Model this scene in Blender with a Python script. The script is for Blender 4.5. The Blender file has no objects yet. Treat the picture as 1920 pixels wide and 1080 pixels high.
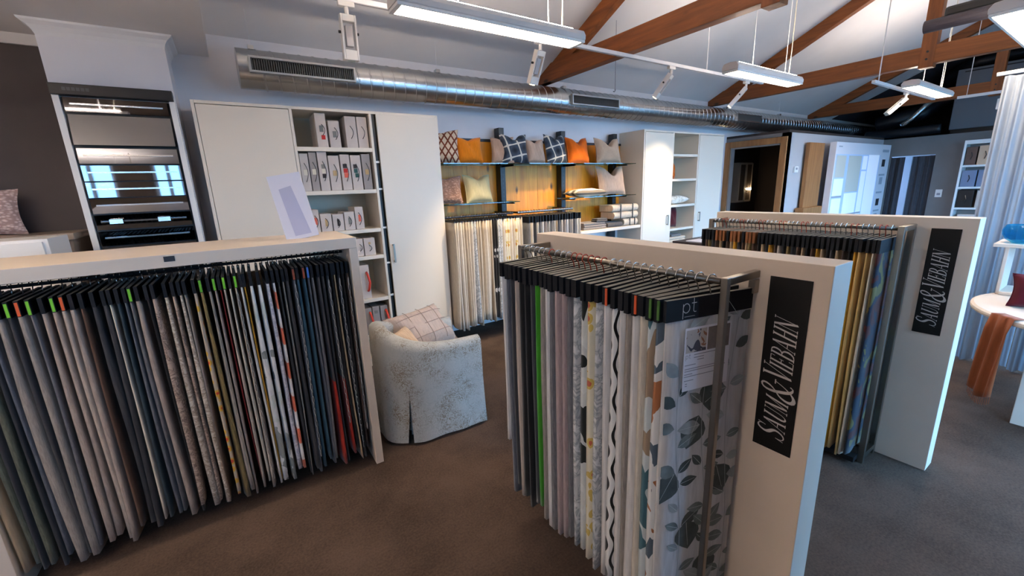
import bpy, math, random
from mathutils import Matrix, Vector
R = math.radians
sc = bpy.context.scene
COL = sc.collection
rnd = random.Random(7)

# ------------------------------------------------------------------ camera
cam_d = bpy.data.cameras.new('camera')
cam = bpy.data.objects.new('camera', cam_d); COL.objects.link(cam)
cam_d.sensor_width = 36.0; cam_d.lens = 777.14 / 1920 * 36.0; cam_d.clip_start = 0.03
def cam_matrix(yaw, pit, rol, loc):
    f = Vector((math.sin(yaw) * math.cos(pit), math.cos(yaw) * math.cos(pit), math.sin(pit)))
    r = f.cross(Vector((0, 0, 1))).normalized(); u = r.cross(f)
    r2 = r * math.cos(rol) + u * math.sin(rol); u2 = -r * math.sin(rol) + u * math.cos(rol)
    m = Matrix.Identity(4)
    for i in range(3):
        m[i][0] = r2[i]; m[i][1] = u2[i]; m[i][2] = -f[i]; m[i][3] = loc[i]
    return m
cam.matrix_world = cam_matrix(R(33.11498), R(-13.49975), R(-2.20376), (0, 0, 1.65))
sc.camera = cam

# ------------------------------------------------------------------ world, daylight, exposure
W = bpy.data.worlds.new('world'); sc.world = W; W.use_nodes = True
bg = W.node_tree.nodes['Background']
bg.inputs[0].default_value = (0.27, 0.53, 1.0, 1); bg.inputs[1].default_value = 16.0
vs = sc.view_settings
vs.view_transform = 'Standard'; vs.look = 'None'; vs.gamma = 1.0; vs.use_curve_mapping = False
vs.exposure = 0.5
YF = -0.98                       # street-side wall
WINS = [(-2.0, -1.42, 1.2, 2.3), (-0.98, -0.58, 1.2, 2.3), (2.5, 3.9, 0.05, 2.6), (4.1, 6.2, 0.05, 2.6), (6.4, 8.2, 0.05, 2.6), (8.4, 10.2, 0.05, 2.6)]
for x0, x1, z0, z1 in WINS:      # light portals in the window openings (they emit nothing themselves)
    ld = bpy.data.lights.new('window_portal', 'AREA'); ld.shape = 'RECTANGLE'; ld.size = x1 - x0; ld.size_y = z1 - z0
    ld.cycles.is_portal = True
    lo = bpy.data.objects.new('window_portal', ld); COL.objects.link(lo)
    lo.location = ((x0 + x1) / 2, YF - 0.13, (z0 + z1) / 2); lo.rotation_euler = (R(90), 0, 0)

# ------------------------------------------------------------------ materials
def lin(c):
    return tuple(((v / 255) / 12.92 if v / 255 <= 0.04045 else ((v / 255 + 0.055) / 1.055) ** 2.4) for v in c)
class NT:
    def __init__(s, name):
        s.m = bpy.data.materials.new(name); s.m.use_nodes = True
        s.t = s.m.node_tree; s.b = s.t.nodes['Principled BSDF']; s.out = s.t.nodes['Material Output']
    def n(s, ty, **kw):
        o = s.t.nodes.new(ty)
        for k, v in kw.items():
            if k.startswith('_'): setattr(o, k[1:], v)
            else: o.inputs[k.replace('__', ' ')].default_value = v
        return o
    def l(s, a, b): s.t.links.new(a, b)
    def coord(s, scale=(1, 1, 1), rot=(0, 0, 0)):
        tc = s.n('ShaderNodeTexCoord'); mp = s.n('ShaderNodeMapping')
        mp.inputs['Scale'].default_value = scale; mp.inputs['Rotation'].default_value = rot
        s.l(tc.outputs['Object'], mp.inputs['Vector']); return mp.outputs['Vector']
    def ramp(s, fac, stops, const=False):
        r = s.n('ShaderNodeValToRGB'); e = r.color_ramp.elements
        if const: r.color_ramp.interpolation = 'CONSTANT'
        while len(e) < len(stops): e.new(0.5)
        for i, (p, c) in enumerate(stops):
            e[i].position = p; e[i].color = (*lin(c), 1)
        s.l(fac, r.inputs['Fac']); return r.outputs['Color']
    def noise(s, vec, scale, detail=2, rough=0.5, dist=0):
        o = s.n('ShaderNodeTexNoise'); o.inputs['Scale'].default_value = scale; o.inputs['Detail'].default_value = detail
        o.inputs['Roughness'].default_value = rough; o.inputs['Distortion'].default_value = dist
        s.l(vec, o.inputs['Vector']); return o.outputs['Fac']
    def bump(s, fac, strength=0.2, dist=0.002):
        b = s.n('ShaderNodeBump'); b.inputs['Strength'].default_value = strength; b.inputs['Distance'].default_value = dist
        s.l(fac, b.inputs['Height']); s.l(b.outputs['Normal'], s.b.inputs['Normal'])
MC = {}
def plain(name, c, rough=0.5, metal=0.0, spec=0.5, var=0.0, vscale=6, bump=0.0, bscale=200):
    if name in MC: return MC[name]
    s = NT(name); s.b.inputs['Roughness'].default_value = rough; s.b.inputs['Metallic'].default_value = metal
    s.b.inputs['Specular IOR Level'].default_value = spec
    s.b.inputs['Base Color'].default_value = (*lin(c), 1)
    if var:
        v = s.coord(); f = s.noise(v, vscale, 3)
        lo = tuple(max(0, k * (1 - var)) for k in c); hi = tuple(min(255, k * (1 + var)) for k in c)
        s.l(s.ramp(f, [(0.3, lo), (0.7, hi)]), s.b.inputs['Base Color'])
    if bump:
        v = s.coord(); s.bump(s.noise(v, bscale, 2), bump, 0.003)
    MC[name] = s.m; return s.m
def emit(name, c, strength):
    if name in MC: return MC[name]
    s = NT(name); s.b.inputs['Base Color'].default_value = (*lin(c), 1)
    s.b.inputs['Emission Color'].default_value = (*lin(c), 1); s.b.inputs['Emission Strength'].default_value = strength
    MC[name] = s.m; return s.m
def glass(name, tint=(230, 240, 240), gl=0.12, rough=0.02):
    if name in MC: return MC[name]
    s = NT(name); t = s.n('ShaderNodeBsdfTransparent'); t.inputs['Color'].default_value = (*lin(tint), 1)
    g = s.n('ShaderNodeBsdfGlossy'); g.inputs['Roughness'].default_value = rough
    mx = s.n('ShaderNodeMixShader'); mx.inputs[0].default_value = gl
    s.l(t.outputs[0], mx.inputs[1]); s.l(g.outputs[0], mx.inputs[2]); s.l(mx.outputs[0], s.out.inputs['Surface'])
    MC[name] = s.m; return s.m
def wood(name, c0, c1, axis='y', rough=0.55, knots=True):
    if name in MC: return MC[name]
    s = NT(name); sc_ = {'x': (0.7, 9, 9), 'y': (9, 0.7, 9), 'z': (9, 9, 0.7)}[axis]
    v = s.coord(sc_); f = s.noise(v, 2.2, 5, 0.6, 0.6)
    colr = s.ramp(f, [(0.3, c0), (0.7, c1)])
    if knots:
        v2 = s.coord({'x': (2.2, 5, 5), 'y': (5, 2.2, 5), 'z': (5, 5, 2.2)}[axis])
        vo = s.n('ShaderNodeTexVoronoi'); vo.inputs['Scale'].default_value = 1.0; s.l(v2, vo.inputs['Vector'])
        k = s.n('ShaderNodeMapRange'); k.inputs['From Min'].default_value = 0.05; k.inputs['From Max'].default_value = 0.13
        s.l(vo.outputs['Distance'], k.inputs['Value'])
        mx = s.n('ShaderNodeMix', _data_type='RGBA'); s.l(k.outputs['Result'], mx.inputs[0])
        mx.inputs[6].default_value = (*lin(tuple(x * 0.42 for x in c0)), 1); s.l(colr, mx.inputs[7]); colr = mx.outputs[2]
    s.l(colr, s.b.inputs['Base Color']); s.b.inputs['Roughness'].default_value = rough
    s.bump(f, 0.15, 0.003); MC[name] = s.m; return s.m
def fabric(name, kind, c1, c2=None, c3=None, scale=12.0, rough=0.9):
    """woven or printed cloth; the pattern lives in the cloth's own coordinates"""
    key = 'cloth ' + name
    if key in MC: return MC[key]
    s = NT(key); s.b.inputs['Roughness'].default_value = rough; s.b.inputs['Specular IOR Level'].default_value = 0.2
    s.b.inputs['Sheen Weight'].default_value = 0.15
    c2 = c2 or tuple(x * 0.86 for x in c1); c3 = c3 or c2
    if kind == 'plain':
        f = s.noise(s.coord((30, 30, 4)), 3, 3); out = s.ramp(f, [(0.25, tuple(x * 0.88 for x in c1)), (0.75, c1)])
    elif kind == 'slub':
        f = s.noise(s.coord((60, 60, 6)), 4, 4, 0.7); out = s.ramp(f, [(0.35, c2), (0.62, c1)])
    elif kind == 'damask':
        f = s.noise(s.coord(), scale, 3, 0.6, 2.2); out = s.ramp(f, [(0.42, c1), (0.5, c2), (0.56, c1), (0.63, c3)])
    elif kind == 'scroll':
        f = s.noise(s.coord(), scale, 2, 0.5, 3.0); g = s.noise(s.coord(), 7, 2); a = s.n('ShaderNodeMath', _operation='SUBTRACT'); s.l(f, a.inputs[0]); a.inputs[1].default_value = .5
        b_ = s.n('ShaderNodeMath', _operation='ABSOLUTE'); s.l(a.outputs[0], b_.inputs[0]); k_ = s.n('ShaderNodeMath', _operation='MULTIPLY_ADD'); s.l(g, k_.inputs[0]); k_.inputs[1].default_value = -.22; k_.inputs[2].default_value = .11; h_ = s.n('ShaderNodeMath', _operation='ADD'); s.l(b_.outputs[0], h_.inputs[0]); s.l(k_.outputs[0], h_.inputs[1])
        out = s.ramp(h_.outputs[0], [(0.0, c2), (0.03, c1), (0.12, c3)])
    elif kind == 'floral':
        v = s.coord((1, 1, 0.8)); f = s.noise(v, scale, 2, 0.4, 1.0); o1 = s.ramp(f, [(0.0, c2), (0.42, c1), (0.58, c3)], True); out = o1
    elif kind == 'floral2':
        v = s.coord(); vo = s.n('ShaderNodeTexVoronoi'); vo.inputs['Scale'].default_value = scale; s.l(v, vo.inputs['Vector'])
        f = vo.outputs['Distance']; out = s.ramp(f, [(0.0, c3), (0.22, c2), (0.42, c1)], True)
    elif kind == 'chevron':     # upright squiggle lines
        sp = s.n('ShaderNodeSeparateXYZ'); s.l(s.coord(), sp.inputs[0])
        def mth(op, a, b):
            o = s.n('ShaderNodeMath', _operation=op)
            for k, v in enumerate((a, b)):
                if v is None: continue
                if isinstance(v, (int, float)): o.inputs[k].default_value = v
                else: s.l(v, o.inputs[k])
            return o.outputs[0]
        u = mth('ADD', sp.outputs['X'], sp.outputs['Y']); ph = mth('SINE', mth('MULTIPLY', sp.outputs['Z'], 48.0), None)
        w_ = mth('SINE', mth('ADD', mth('MULTIPLY', u, 150.0), mth('MULTIPLY', ph, 1.7)), None)
        bar = mth('SINE', mth('MULTIPLY', sp.outputs['Z'], 24.0), None)
        out = s.ramp(mth('ADD', mth('MULTIPLY', w_, .5), .5), [(0.0, c1), (0.70, c2)], True)
    elif kind == 'stripe':
        w = s.n('ShaderNodeTexWave', _wave_type='BANDS', _bands_direction='Z'); w.inputs['Scale'].default_value = scale
        s.l(s.coord(), w.inputs['Vector']); out = s.ramp(w.outputs['Fac'], [(0.0, c2), (0.45, c1), (0.8, c3)], True)
    elif kind == 'plaid':
        w1 = s.n('ShaderNodeTexWave', _wave_type='BANDS', _bands_direction='X'); w1.inputs['Scale'].default_value = scale
        w2 = s.n('ShaderNodeTexWave', _wave_type='BANDS', _bands_direction='Z'); w2.inputs['Scale'].default_value = scale
        v = s.coord(rot=(0, R(12), 0)); s.l(v, w1.inputs['Vector']); s.l(v, w2.inputs['Vector'])
        mx = s.n('ShaderNodeMath', _operation='MAXIMUM'); s.l(w1.outputs['Fac'], mx.inputs[0]); s.l(w2.outputs['Fac'], mx.inputs[1])
        ad = s.n('ShaderNodeMath', _operation='ADD'); s.l(w1.outputs['Fac'], ad.inputs[0]); s.l(w2.outputs['Fac'], ad.inputs[1])
        hf = s.n('ShaderNodeMath', _operation='MULTIPLY'); s.l(ad.outputs[0], hf.inputs[0]); hf.inputs[1].default_value = 0.35
        q = s.n('ShaderNodeMath', _operation='POWER'); s.l(mx.outputs[0], q.inputs[0]); q.inputs[1].default_value = 30
        a2 = s.n('ShaderNodeMath', _operation='ADD'); s.l(hf.outputs[0], a2.inputs[0]); s.l(q.outputs[0], a2.inputs[1])
        out = s.ramp(a2.outputs[0], [(0.0, c1), (0.35, c2), (0.75, c2), (1.0, c3)])
    elif kind == 'lattice':
        w1 = s.n('ShaderNodeTexWave', _wave_type='BANDS', _bands_direction='X'); w2 = s.n('ShaderNodeTexWave', _wave_type='BANDS', _bands_direction='X')
        for w, a in ((w1, 32), (w2, -32)):
            w.inputs['Scale'].default_value = scale; s.l(s.coord(rot=(0, R(a), 0)), w.inputs['Vector'])
        mx = s.n('ShaderNodeMath', _operation='MINIMUM'); s.l(w1.outputs['Fac'], mx.inputs[0]); s.l(w2.outputs['Fac'], mx.inputs[1])
        out = s.ramp(mx.outputs[0], [(0.0, c2), (0.16, c1)], True)
    elif kind == 'knit':
        vo = s.n('ShaderNodeTexVoronoi'); vo.inputs['Scale'].default_value = scale; s.l(s.coord((1, 1, 1.6)), vo.inputs['Vector'])
        out = s.ramp(vo.outputs['Distance'], [(0.15, c1), (0.6, c2)]); s.bump(vo.outputs['Distance'], 0.6, -0.01)
    elif kind == 'dipped':      # darker colour woven into the lower third
        sp = s.n('ShaderNodeSeparateXYZ'); s.l(s.coord(), sp.inputs[0])
        mr = s.n('ShaderNodeMapRange'); mr.inputs['From Min'].default_value = -1.2; mr.inputs['From Max'].default_value = 0
        s.l(sp.outputs['Z'], mr.inputs['Value']); out = s.ramp(mr.outputs['Result'], [(0.0, c2), (0.4, c1)], True)
    s.l(out, s.b.inputs['Base Color'])
    if kind != 'knit': s.bump(s.noise(s.coord((1, 1, 0.4)), 260, 2), 0.12, 0.002)
    MC[key] = s.m; return s.m

M = {}
M['boxpaint'] = plain('pale grey wall paint', (178, 176, 178), 0.8, var=0.02, vscale=2)
M['paint'] = plain('white wall paint', (222, 220, 224), 0.8, var=0.02, vscale=2)
M['ceil'] = plain('ceiling paint', (222, 219, 219), 0.85, var=0.02, vscale=1.5)
M['cornice'] = plain('cornice paint', (225, 224, 226), 0.7)
M['darkwall'] = plain('charcoal wall paint', (74, 68, 68), 0.85, var=0.05, vscale=3)
M['greywall'] = plain('grey wall paint', (122, 118, 116), 0.8, var=0.04, vscale=3)
M['loft'] = plain('loft shade tone', (44, 46, 52), 0.8, var=0.2, vscale=3)  # dark tone stands in for the lack of light in the loft
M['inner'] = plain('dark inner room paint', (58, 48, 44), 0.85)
M['lacq'] = plain('cream white lacquer', (226, 214, 198), 0.42)
M['lacq2'] = plain('shelf lining cream', (205, 198, 180), 0.55)
M['unit'] = plain('white melamine', (218, 202, 186), 0.5, var=0.015, vscale=4)
M['black'] = plain('black satin', (16, 17, 20), 0.4)
M['card'] = plain('black sample card', (18, 20, 26), 0.6, spec=.25)
M['cardtop'] = plain('grey card edge', (96, 94, 90), 0.6)
M['brown'] = plain('brown sample card', (128, 74, 34), 0.55)
M['steel'] = plain('brushed steel', (150, 142, 132), 0.32, 1.0)
M['chrome'] = plain('chrome wire', (200, 198, 195), 0.2, 1.0)
M['copper'] = plain('copper red wire', (170, 62, 44), 0.3, 0.8)
M['dsteel'] = plain('dark steel', (60, 58, 60), 0.4, 0.8)
M['white'] = plain('white plastic', (232, 230, 228), 0.4)
M['galv'] = None
M['beam'] = wood('oiled pine beam', (106, 54, 15), (146, 82, 32), 'y')
M['beamz'] = wood('oiled pine post', (106, 54, 15), (146, 82, 32), 'z')
M['oak'] = wood('oak frame', (138, 90, 48), (170, 118, 68), 'z', knots=False)
M['ply'] = wood('yellow pine board', (210, 124, 14), (238, 160, 40), 'z', 0.45)
M['glass'] = glass('clear glass', (235, 245, 242), 0.1)
M['gshelf'] = glass('green glass shelf', (168, 190, 180), 0.10)
def bowl_mat():
    s = NT('blue glass'); s.b.inputs['Base Color'].default_value = (*lin((60, 160, 200)), 1); s.b.inputs['Roughness'].default_value = .05
    t = s.n('ShaderNodeBsdfTransparent'); t.inputs['Color'].default_value = (*lin((150, 215, 235)), 1); mx = s.n('ShaderNodeMixShader'); mx.inputs[0].default_value = .17
    s.l(t.outputs[0], mx.inputs[1]); s.l(s.b.outputs[0], mx.inputs[2]); s.l(mx.outputs[0], s.out.inputs['Surface']); return s.m
M['bowl'] = bowl_mat()
M['red'] = plain('red plastic', (214, 62, 44), 0.4)
M['boxcard'] = plain('pale grey board box', (196, 184, 176), 0.6, var=0.03)
M['boxdark'] = plain('grey board box', (150, 142, 138), 0.6, var=0.03)
M['print_dark'] = plain('print dark', (40, 40, 42), 0.6)
M['paper'] = plain('white paper', (226, 224, 230), 0.6)
M['print_grey'] = plain('print grey', (150, 148, 156), 0.6)
M['letter'] = plain('silver lettering', (196, 192, 188), 0.45)
M['signblack'] = plain('black sign board', (10, 9, 10), 0.55, spec=.25)

def galv_mat():
    s = NT('galvanised steel'); s.b.inputs['Metallic'].default_value = 1.0
    f = s.noise(s.coord(), 3, 2, 0.5); s.l(s.ramp(f, [(0.3, (176, 180, 182)), (0.7, (200, 202, 202))]), s.b.inputs['Base Color']); s.b.inputs['Roughness'].default_value = 0.27
    return s.m
M['galv'] = galv_mat()
def carpet_mat():
    s = NT('brown carpet'); s.b.inputs['Roughness'].default_value = 1.0; s.b.inputs['Specular IOR Level'].default_value = 0.1
    a = s.noise(s.coord((1, 1, 1)), 1.6, 4, 0.6); b = s.noise(s.coord(), 90, 3, 0.7)
    ad = s.n('ShaderNodeMath', _operation='MULTIPLY_ADD'); s.l(a, ad.inputs[0]); ad.inputs[1].default_value = 0.6
    m2 = s.n('ShaderNodeMath', _operation='MULTIPLY'); s.l(b, m2.inputs[0]); m2.inputs[1].default_value = 0.4; s.l(m2.outputs[0], ad.inputs[2])
    s.l(s.ramp(ad.outputs[0], [(0.36, (64, 52, 45)), (0.62, (100, 83, 73))]), s.b.inputs['Base Color'])
    s.bump(s.noise(s.coord(), 420, 2, 0.7), 0.7, 0.006)
    return s.m
M['carpet'] = carpet_mat()
def sheer_mat():
    s = NT('sheer voile'); d = s.n('ShaderNodeBsdfDiffuse'); d.inputs['Color'].default_value = (*lin((186, 192, 200)), 1)
    t = s.n('ShaderNodeBsdfTranslucent'); t.inputs['Color'].default_value = (*lin((196, 206, 218)), 1)
    tr = s.n('ShaderNodeBsdfTransparent'); m1 = s.n('ShaderNodeMixShader'); m1.inputs[0].default_value = 0.5
    m2 = s.n('ShaderNodeMixShader'); m2.inputs[0].default_value = 0.18
    s.l(d.outputs[0], m1.inputs[1]); s.l(t.outputs[0], m1.inputs[2]); s.l(m1.outputs[0], m2.inputs[1]); s.l(tr.outputs[0], m2.inputs[2])
    s.l(m2.outputs[0], s.out.inputs['Surface']); return s.m
M['sheer'] = sheer_mat()
M['grass'] = plain('paving', (120, 118, 114), 0.9, var=0.15, vscale=2)

# ------------------------------------------------------------------ mesh helpers
OFF = {}
class MB:
    def __init__(s): s.v = []; s.f = []; s.mi = []; s.cur = 0
    def face(s, idx): s.f.append(tuple(idx)); s.mi.append(s.cur)
    def box(s, x0, x1, y0, y1, z0, z1):
        b = len(s.v); s.v += [(x, y, z) for x in (x0, x1) for y in (y0, y1) for z in (z0, z1)]
        for q in ((0, 1, 3, 2), (4, 6, 7, 5), (0, 4, 5, 1), (2, 3, 7, 6), (0, 2, 6, 4), (1, 5, 7, 3)): s.face(b + i for i in q)
        return s
    def obox(s, c, ax, ay, az):
        """box from a centre and three half-axis vectors"""
        c = Vector(c); ax = Vector(ax); ay = Vector(ay); az = Vector(az); b = len(s.v)
        s.v += [tuple(c + ax * i + ay * j + az * k) for i in (-1, 1) for j in (-1, 1) for k in (-1, 1)]
        for q in ((0, 1, 3, 2), (4, 6, 7, 5), (0, 4, 5, 1), (2, 3, 7, 6), (0, 2, 6, 4), (1, 5, 7, 3)): s.face(b + i for i in q)
        return s
    def tube(s, path, r, n=8, cap=True, closed=False):
        P = [Vector(p) for p in path]; rs = r if isinstance(r, (list, tuple)) else [r] * len(P)
        b = len(s.v); L = len(P); prev = None
        for i, p in enumerate(P):
            if closed: t = P[(i + 1) % L] - P[i - 1]
            else: t = P[min(i + 1, L - 1)] - P[max(i - 1, 0)]
            t.normalize()
            if prev is None: a = t.orthogonal().normalized()
            else:
                a = prev - t * prev.dot(t)
                a = a.normalized() if a.length > 1e-6 else t.orthogonal().normalized()
            prev = a; c = t.cross(a)
            for k in range(n):
                th = 2 * math.pi * k / n; s.v.append(tuple(p + (a * math.cos(th) + c * math.sin(th)) * rs[i]))
        for i in range(L if closed else L - 1):
            j = (i + 1) % L
            for k in range(n):
                s.face((b + i * n + k, b + i * n + (k + 1) % n, b + j * n + (k + 1) % n, b + j * n + k))
        if cap and not closed:
            s.face([b + k for k in range(n)][::-1]); s.face([b + (L - 1) * n + k for k in range(n)])
        return s
    def prism(s, pts, d):
        """polygon pts extruded by the vector d"""
        b = len(s.v); n = len(pts); d = Vector(d)
        s.v += [tuple(p) for p in pts] + [tuple(Vector(p) + d) for p in pts]
        s.face([b + i for i in range(n)][::-1]); s.face([b + n + i for i in range(n)])
        for i in range(n): s.face((b + i, b + (i + 1) % n, b + n + (i + 1) % n, b + n + i))
        return s
    def grid(s, pts, closed_u=False):
        """pts[i][j] grid of points"""
        b = len(s.v); nu = len(pts); nv = len(pts[0])
        for row in pts: s.v += [tuple(p) for p in row]
        for i in range(nu if closed_u else nu - 1):
            k = (i + 1) % nu
            for j in range(nv - 1): s.face((b + i * nv + j, b + k * nv + j, b + k * nv + j + 1, b + i * nv + j + 1))
        return b
    def lathe(s, prof, n=24, c=(0, 0, 0)):
        b = len(s.v); m = len(prof)
        for k in range(n):
            a = 2 * math.pi * k / n
            for r, z in prof: s.v.append((c[0] + r * math.cos(a), c[1] + r * math.sin(a), c[2] + z))
        for k in range(n):
            j = (k + 1) % n
            for i in range(m - 1): s.face((b + k * m + i, b + j * m + i, b + j * m + i + 1, b + k * m + i + 1))
        return s
    def build(s, name, mat, parent=None, smooth=False, bevel=0, seg=2, recalc=True):
        o = OFF.get(parent.name, Vector()) if parent else Vector()
        me = bpy.data.meshes.new(name)
        me.from_pydata([(v[0] - o[0], v[1] - o[1], v[2] - o[2]) for v in s.v], [], s.f)
        mats = mat if isinstance(mat, (list, tuple)) else [mat]
        for m in mats: me.materials.append(m)
        if len(mats) > 1:
            for i, p in enumerate(me.polygons): p.material_index = s.mi[i]
        if recalc:
            import bmesh
            bm = bmesh.new(); bm.from_mesh(me); bmesh.ops.recalc_face_normals(bm, faces=bm.faces); bm.to_mesh(me); bm.free()
        if smooth: me.polygons.foreach_set('use_smooth', [True] * len(me.polygons))
        ob = bpy.data.objects.new(name, me); COL.objects.link(ob)
        if bevel:
            bv = ob.modifiers.new('bevel', 'BEVEL'); bv.width = bevel; bv.segments = seg; bv.limit_method = 'ANGLE'; bv.angle_limit = R(40)
        if parent:
            ob.parent = parent; OFF[ob.name] = o
        return ob
def tag(o, label=None, cat=None, group=None, kind=None):
    if label: o['label'] = label
    if cat: o['category'] = cat
    if group: o['group'] = group
    if kind: o['kind'] = kind
    return o
def empty(name, loc=(0, 0, 0), rz=0, world=True):
    """an Empty at a thing's base; with world=True its parts are given in world coordinates"""
    o = bpy.data.objects.new(name, None); COL.objects.link(o); o.location = loc; o.rotation_euler = (0, 0, rz); o.empty_display_size = 0.05
    OFF[o.name] = Vector(loc) if world else Vector()
    return o
def struct(name, mb, mat, label, **kw):
    o = mb.build(name, mat, **kw); return tag(o, label, None, None, 'structure')
def B(x0, x1, y0, y1, z0, z1): return MB().box(x0, x1, y0, y1, z0, z1)
def ordinal(n):
    return f"{n}{'th' if 10 <= n % 100 <= 20 else {1: 'st', 2: 'nd', 3: 'rd'}.get(n % 10, 'th')}"

# ------------------------------------------------------------------ room shell
YW = 4.4; XL = -3.3; XE = 11.86; XBOX = 7.6; YC = 3.374; YR = 1.71; SL = 0.4665; ZW = 2.94; ZR = ZW + SL * (YW - YR); XLOFT = 15.0
ZF = 2.77    # lower flat ceiling on the left
def zcx(x, y): return ZF if x < 0.03 else zc(y)
def zc(y): return ZW + SL * (YW - y) if y >= YR else ZW + SL * (y - (2 * YR - YW))
struct('floor', B(XL, XLOFT, YF - 0.2, 5.6, -0.1, 0), M['carpet'], 'brown carpet floor of the showroom')
struct('ground', B(-30, 40, -40, YF - 0.2, -0.25, -0.12), M['grass'], 'paved forecourt outside the street side windows')
# back wall
struct('wall_back', B(-0.84, XBOX, YW, YW + 0.15, 0, 3.0), M['paint'], 'pale wall behind the tall cabinets and round duct')
struct('wall_back_dark', B(XL, -0.80, YW, YW + 0.15, 0, 2.9), M['darkwall'], 'charcoal painted wall left of the white pillar')
struct('wall_loft_side', B(XBOX, XLOFT, YW, YW + 0.15, 2.36, 3.0), M['ceil'], 'pale upper wall behind the far end of the duct')
# pillar with cove cornice
px0, px1, py = -0.845, -0.215, 4.0
struct('wall_pillar', B(px0, px1, py, YW, 0, ZF), M['paint'], 'white pillar projecting from the back wall beside the tall cabinet')
mb = MB(); lv = [(0, 0.08), (0.008, 0.055), (0.025, 0.03), (0.05, 0.012), (0.056, 0.0)]
rings = []
for d, dz in lv: rings.append([(px0 - d, YW - 0.001, ZF - dz), (px0 - d, py - d, ZF - dz), (px1 + d, py - d, ZF - dz), (px1 + d, YW - 0.001, ZF - dz)])
mb.grid(rings); struct('trim_1', mb, M['cornice'], 'white cove cornice around the top of the white pillar')
mb = MB(); mb.prism([(XL, YW, ZF), (XL, YW, ZF - 0.055), (XL, YW - 0.02, ZF - 0.055), (XL, YW - 0.07, ZF)], (px0 - 0.07 - XL, 0, 0))
struct('trim_2', mb, M['cornice'], 'white cornice above the charcoal wall')
# ceilings
struct('ceiling_flat', B(XL, 0.03, YF - 0.2, YW + 0.15, ZF, ZF + 0.12), M['ceil'], 'lower flat ceiling above the pillar and window display')
mb = MB(); mb.prism([(0.03, YW + 0.15, zc(YW + 0.15)), (0.03, YR, ZR), (0.03, YR, ZR + 0.12), (0.03, YW + 0.15, zc(YW + 0.15) + 0.12)], (XLOFT - 0.03, 0, 0))
struct('ceiling_back_slope', mb, M['ceil'], 'sloping white ceiling rising from the duct to the ridge')
yb = 2 * YR - YW
mb = MB(); mb.prism([(0.03, YR, ZR), (0.03, yb - 0.2, zc(yb - 0.2)), (0.03, yb - 0.2, zc(yb - 0.2) + 0.12), (0.03, YR, ZR + 0.12)], (XLOFT - 0.03, 0, 0))
struct('ceiling_front_slope', mb, M['ceil'], 'sloping white ceiling on the street side of the ridge')
mb = MB(); mb.prism([(0.03, YW, ZF + .125), (0.03, YW, ZW), (0.03, YR, ZR), (0.03, YF, ZW), (0.03, YF, ZF + .125)], (-0.08, 0, 0))
struct('wall_gable', mb, M['ceil'], 'white gable above the step in the ceiling')
struct('trim_3', B(0.0305, 0.038, YF, YW, ZF, ZF + 0.02), M['cornice'], 'thin white edge bead where the flat ceiling steps up')
# left wall, street wall with window openings
struct('wall_left', B(XL - 0.15, XL, YF - 0.2, YW + 0.15, 0, 2.9), M['paint'], 'white side wall left of the camera')
mb = MB(); xs = XL - 0.15
for x0, x1, z0, z1 in WINS:
    mb.box(xs, x0, YF - 0.2, YF, 0, 2.98); mb.box(x0, x1, YF - 0.2, YF, 0, z0); mb.box(x0, x1, YF - 0.2, YF, z1, 2.98); xs = x1
mb.box(xs, XLOFT, YF - 0.2, YF, 0, 2.98)
struct('wall_front', mb, plain('taupe wall paint', (124, 108, 98), .8), 'taupe street wall with windows behind the camera')
for i, (x0, x1, z0, z1) in enumerate(WINS):
    mb = MB(); t = 0.05
    mb.box(x0, x0 + t, YF - 0.12, YF - 0.06, z0, z1).box(x1 - t, x1, YF - 0.12, YF - 0.06, z0, z1)
    mb.box(x0 + t, x1 - t, YF - 0.12, YF - 0.06, z0, z0 + t).box(x0 + t, x1 - t, YF - 0.12, YF - 0.06, z1 - t, z1)
    xm = (x0 + x1) / 2; mb.box(xm - 0.025, xm + 0.025, YF - 0.12, YF - 0.06, z0 + t, z1 - t)
    w = struct(f'window_{i+1}', mb, M['white'], f'white framed street window behind the camera, {ordinal(i+1)} from the left')
    for a, b in ((x0 + t, xm - 0.025), (xm + 0.025, x1 - t)): B(a, b, YF - 0.093, YF - 0.087, z0 + t, z1 - t).build('pane', M['glass'], w)
# inner room with the timber framed doorway
yo0, yo1, zo = 3.475, 4.31, 2.2
mb = MB(); mb.box(XBOX, XBOX + 0.1, YC, yo0, 0, 2.36).box(XBOX, XBOX + 0.1, yo1, 5.4, 0, 2.36).box(XBOX, XBOX + 0.1, yo0, yo1, zo, 2.36)
struct('wall_box_side', mb, M['greywall'], 'grey partition holding the timber framed doorway')
struct('wall_box', B(XBOX, XE, YC - 0.1 + 0.1, YC + 0.1, 0, 2.36), M['boxpaint'], 'pale partition beside the timber doorway')
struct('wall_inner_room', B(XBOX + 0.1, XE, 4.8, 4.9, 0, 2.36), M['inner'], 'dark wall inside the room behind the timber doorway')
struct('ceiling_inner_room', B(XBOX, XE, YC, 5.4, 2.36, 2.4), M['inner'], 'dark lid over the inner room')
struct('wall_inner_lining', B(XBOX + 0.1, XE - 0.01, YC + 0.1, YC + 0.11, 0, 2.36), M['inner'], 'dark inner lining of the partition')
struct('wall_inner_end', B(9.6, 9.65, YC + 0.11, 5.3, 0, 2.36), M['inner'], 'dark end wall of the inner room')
mb = MB(); mb.box(XBOX - 0.035, XBOX, YC + 0.005, yo0, 0, 2.3).box(XBOX - 0.035, XBOX, yo1, YW - 0.005, 0, 2.3).box(XBOX - 0.035, XBOX, yo0, yo1, zo, 2.3)
d = struct('door_1', mb, M['oak'], 'wide doorway with an oak frame into a dark room', bevel=0.004)
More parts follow.
